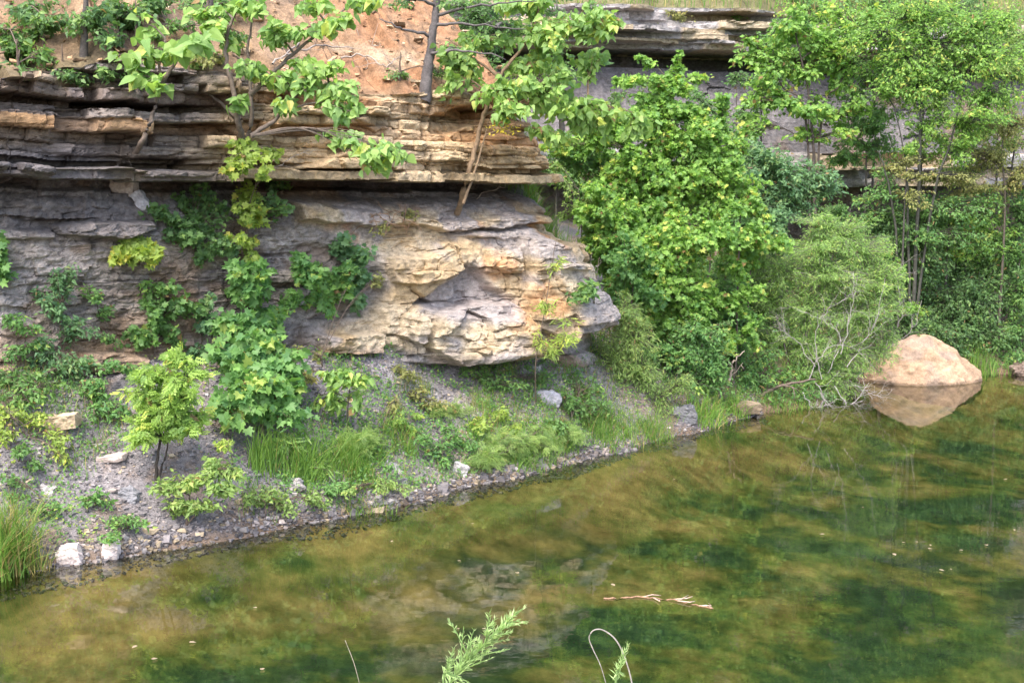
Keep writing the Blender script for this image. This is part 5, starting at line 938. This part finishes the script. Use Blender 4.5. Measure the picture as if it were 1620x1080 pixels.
for lab, rp, bl, pal, sz, lf in (
    ('leafy lime-green herb on the scree right of the small sapling', (640, 690), [(640, 672, 22, 16, 22), (660, 660, 16, 10, 9)], 'lime', .055, 'oval'),
    ('fern-like plant on the slope below the undercut ledge', (700, 660), [(700, 645, 26, 16, 22), (730, 650, 20, 12, 12)], 'feather', .09, 'feather'),
    ('ferny bright plant at the shore below the cliff nose', (880, 715), [(880, 695, 28, 20, 30), (905, 685, 24, 16, 20)], 'feather', .10, 'feather'),
    ('round green herb between the tall arching grass and the waterline', (520, 790), [(520, 775, 24, 14, 20), (545, 770, 16, 10, 10)], 'grape', .05, 'oval'),
    ('ferny plant in the middle of the tall grass', (560, 735), [(560, 705, 26, 24, 30), (585, 690, 20, 18, 18)], 'feather', .10, 'feather'),
    ('dark leafy weed under the yellow weeds at the left edge', (30, 730), [(25, 715, 26, 12, 14), (60, 735, 20, 10, 9)], 'mid', .05, 'oval'),
    ('spreading weed on the pale scree streak', (720, 700), [(745, 705, 20, 12, 14), (700, 680, 18, 10, 9)], 'grape', .05, 'oval')):
    r = rt(*rp); plant('weed', lab, 'weed', r, [[r, r + np.array([0, 0, .15])]], [hb(q[0], q[1], q[2] * 1.1, q[3] * 1.2, .12, q[4] * 1.4, .2) for q in bl], lf, sz, pal, 6, 1, None, .008, parts=('stem', 'leaves'), twig_r=.0025)

WALL = [('green sprays growing on the grey far wall under the upper ledge', 'bush', 1010, 21.0, [(1000, 130, 30, 20, 7), (965, 150, 34, 22, 9)], 'mid', .075),
 ('small dark bush on the grey far wall left of the round-leaved sapling', 'bush', 1165, 21.3, [(1160, 120, 26, 22, 6), (1175, 170, 30, 24, 9)], 'dark', .075)]
for lab, nm, px_, Y_, bl, pal, sz in WALL: shrub(lab, nm, nm, px_, Y_, [[(px_, bl[0][1] + 40), (px_ + 3, bl[0][1])]], bl, 'oval', sz, pal, 8, 1.0, .012, (.1, .085, .07))
shrub('weedy bush filling the gully between the cliff nose and the bright thicket', 'bush', 'bush', 915, 16.6, [[(920, 360), (915, 300)]], [(890, 290, 24, 26, 9), (915, 330, 28, 28, 11), (935, 375, 24, 26, 9), (870, 255, 20, 18, 6)], 'oval', .065, 'feather', 9, 1.0, .014, (.1, .085, .07), 'bushes on the right bank')

FEET = [('green thicket around the slender trunks below the far lower ledge', 1450, 19.4, [(1395, 320, 40, 24, 14), (1480, 335, 44, 26, 15), (1545, 330, 40, 26, 14), (1450, 375, 44, 28, 16), (1520, 375, 44, 28, 16), (1385, 285, 30, 16, 7)], 'grape', .075),
 ('light green bush between the feathery shrub and the thicket of slender trunks', 1400, 18.9, [(1405, 400, 34, 28, 13), (1430, 440, 36, 30, 14), (1455, 480, 34, 30, 12)], 'maple', .07)]
for lab, px_, Y_, bl, pal, sz in FEET: shrub(lab, 'bush', 'bush', px_, Y_ + .5, [[(px_, bl[0][1] + 60), (px_ + 3, bl[0][1])]], bl, 'oval', sz, pal, 9, 1.0, .02, (.1, .085, .07), 'bushes on the right bank')
GAP = [('yellow-green bush closing the gap right of the broad bright bush', 1165, 16.5, [(1165, 425, 34, 28, 15), (1150, 480, 36, 30, 17), (1185, 465, 30, 28, 12), (1160, 535, 36, 28, 16), (1195, 525, 28, 24, 10)], 'maple', .075),
 ('bright bush spilling down beside the gully at the cliff nose', 965, 16.2, [(945, 340, 28, 26, 10), (965, 390, 32, 30, 13), (990, 440, 34, 30, 14), (985, 350, 34, 28, 13), (1005, 500, 34, 28, 13)], 'maple', .075)]
for lab, px_, Y_, bl, pal, sz in GAP: shrub(lab, 'bush', 'bush', px_, Y_, [[(px_, bl[-1][1] + 30), (px_ + 3, bl[0][1])]], bl, 'lobed', sz, pal, 8, 1.0, .012, (.1, .085, .07), 'bushes on the right bank')

for lab, rp, bl, pal in (('dark bush filling the top of the brown slope above the left ledge', (215, 75), [(200, 30, 50, 26, 40), (245, 12, 46, 24, 34), (175, 60, 36, 20, 18)], 'dark'),
    ('green bush hanging over the top edge of the brown slope', (330, 40), [(320, 15, 50, 20, 30), (375, 10, 40, 18, 20)], 'mid'),
    ('ragged dark bush at the left end of the ledge lip', (100, 125), [(90, 110, 50, 16, 28), (40, 115, 40, 16, 22)], 'dark')):
    r = rt(*rp); plant('bush', lab, 'bush', r, [[r, r + np.array([.02, -.05, .3])]], [hb(q[0], q[1], q[2], q[3], .25, q[4] * 1.3, .35) for q in bl], 'oval', .07, pal, 8, 1, None, .015, parts=('stem', 'foliage'))
r = P(655, 140, 18.8); r[2] = 4.2
plant('tree', 'dark green boughs behind the dark grey trunk at the top', 'tree', r, [[r] + line([(655, 70), (660, -30)], 18.6)], [pb(640, 15, 46, 30, 18.5, 70), pb(700, 20, 46, 34, 18.4, 70), pb(670, 60, 40, 26, 18.3, 40), pb(600, 5, 30, 20, 18.6, 24)], 'oval', .075, 'mid', 8, 1, 'trees on the slope behind', .05, (.1, .09, .08))


# ------------------------------------------------------------------ light, sky, camera
w = bpy.data.worlds.new('World'); scn.world = w; w.use_nodes = True
nt = w.node_tree; sky = nt.nodes.new('ShaderNodeTexSky'); sky.sky_type = 'NISHITA'; sky.sun_disc = False
EL, AZ = math.radians(58), math.radians(205)      # sun high, behind the photographer and to the left
sky.sun_elevation = EL; sky.sun_rotation = AZ; sky.air_density = 1.0; sky.dust_density = 4.0; sky.ozone_density = .6
bg = nt.nodes['Background']; bg.inputs['Strength'].default_value = .15; nt.links.new(sky.outputs[0], bg.inputs['Color'])
sl = bpy.data.lights.new('sun', 'SUN'); sl.energy = 1.15; sl.angle = math.radians(38); sl.color = (1, .95, .86)
so = bpy.data.objects.new('sun', sl); COL.objects.link(so)
sd = Vector((math.sin(AZ) * math.cos(EL), math.cos(AZ) * math.cos(EL), math.sin(EL)))
so.rotation_euler = sd.to_track_quat('Z', 'Y').to_euler(); so.location = sd * 30
cd = bpy.data.cameras.new('camera'); co = bpy.data.objects.new('camera', cd); COL.objects.link(co); scn.camera = co
cd.sensor_width = 36; cd.lens = 36 * F / 1620; cd.clip_end = 300; cd.clip_start = .05
co.location = CAM; co.rotation_euler = (math.pi / 2 - TH, 0, 0)
scn.view_settings.view_transform = 'Standard'; scn.view_settings.look = 'None'; scn.view_settings.gamma = 1; scn.view_settings.exposure = 1.84
scn.cycles.max_bounces = 6; scn.cycles.diffuse_bounces = 3; scn.cycles.transmission_bounces = 4; scn.cycles.transparent_max_bounces = 6
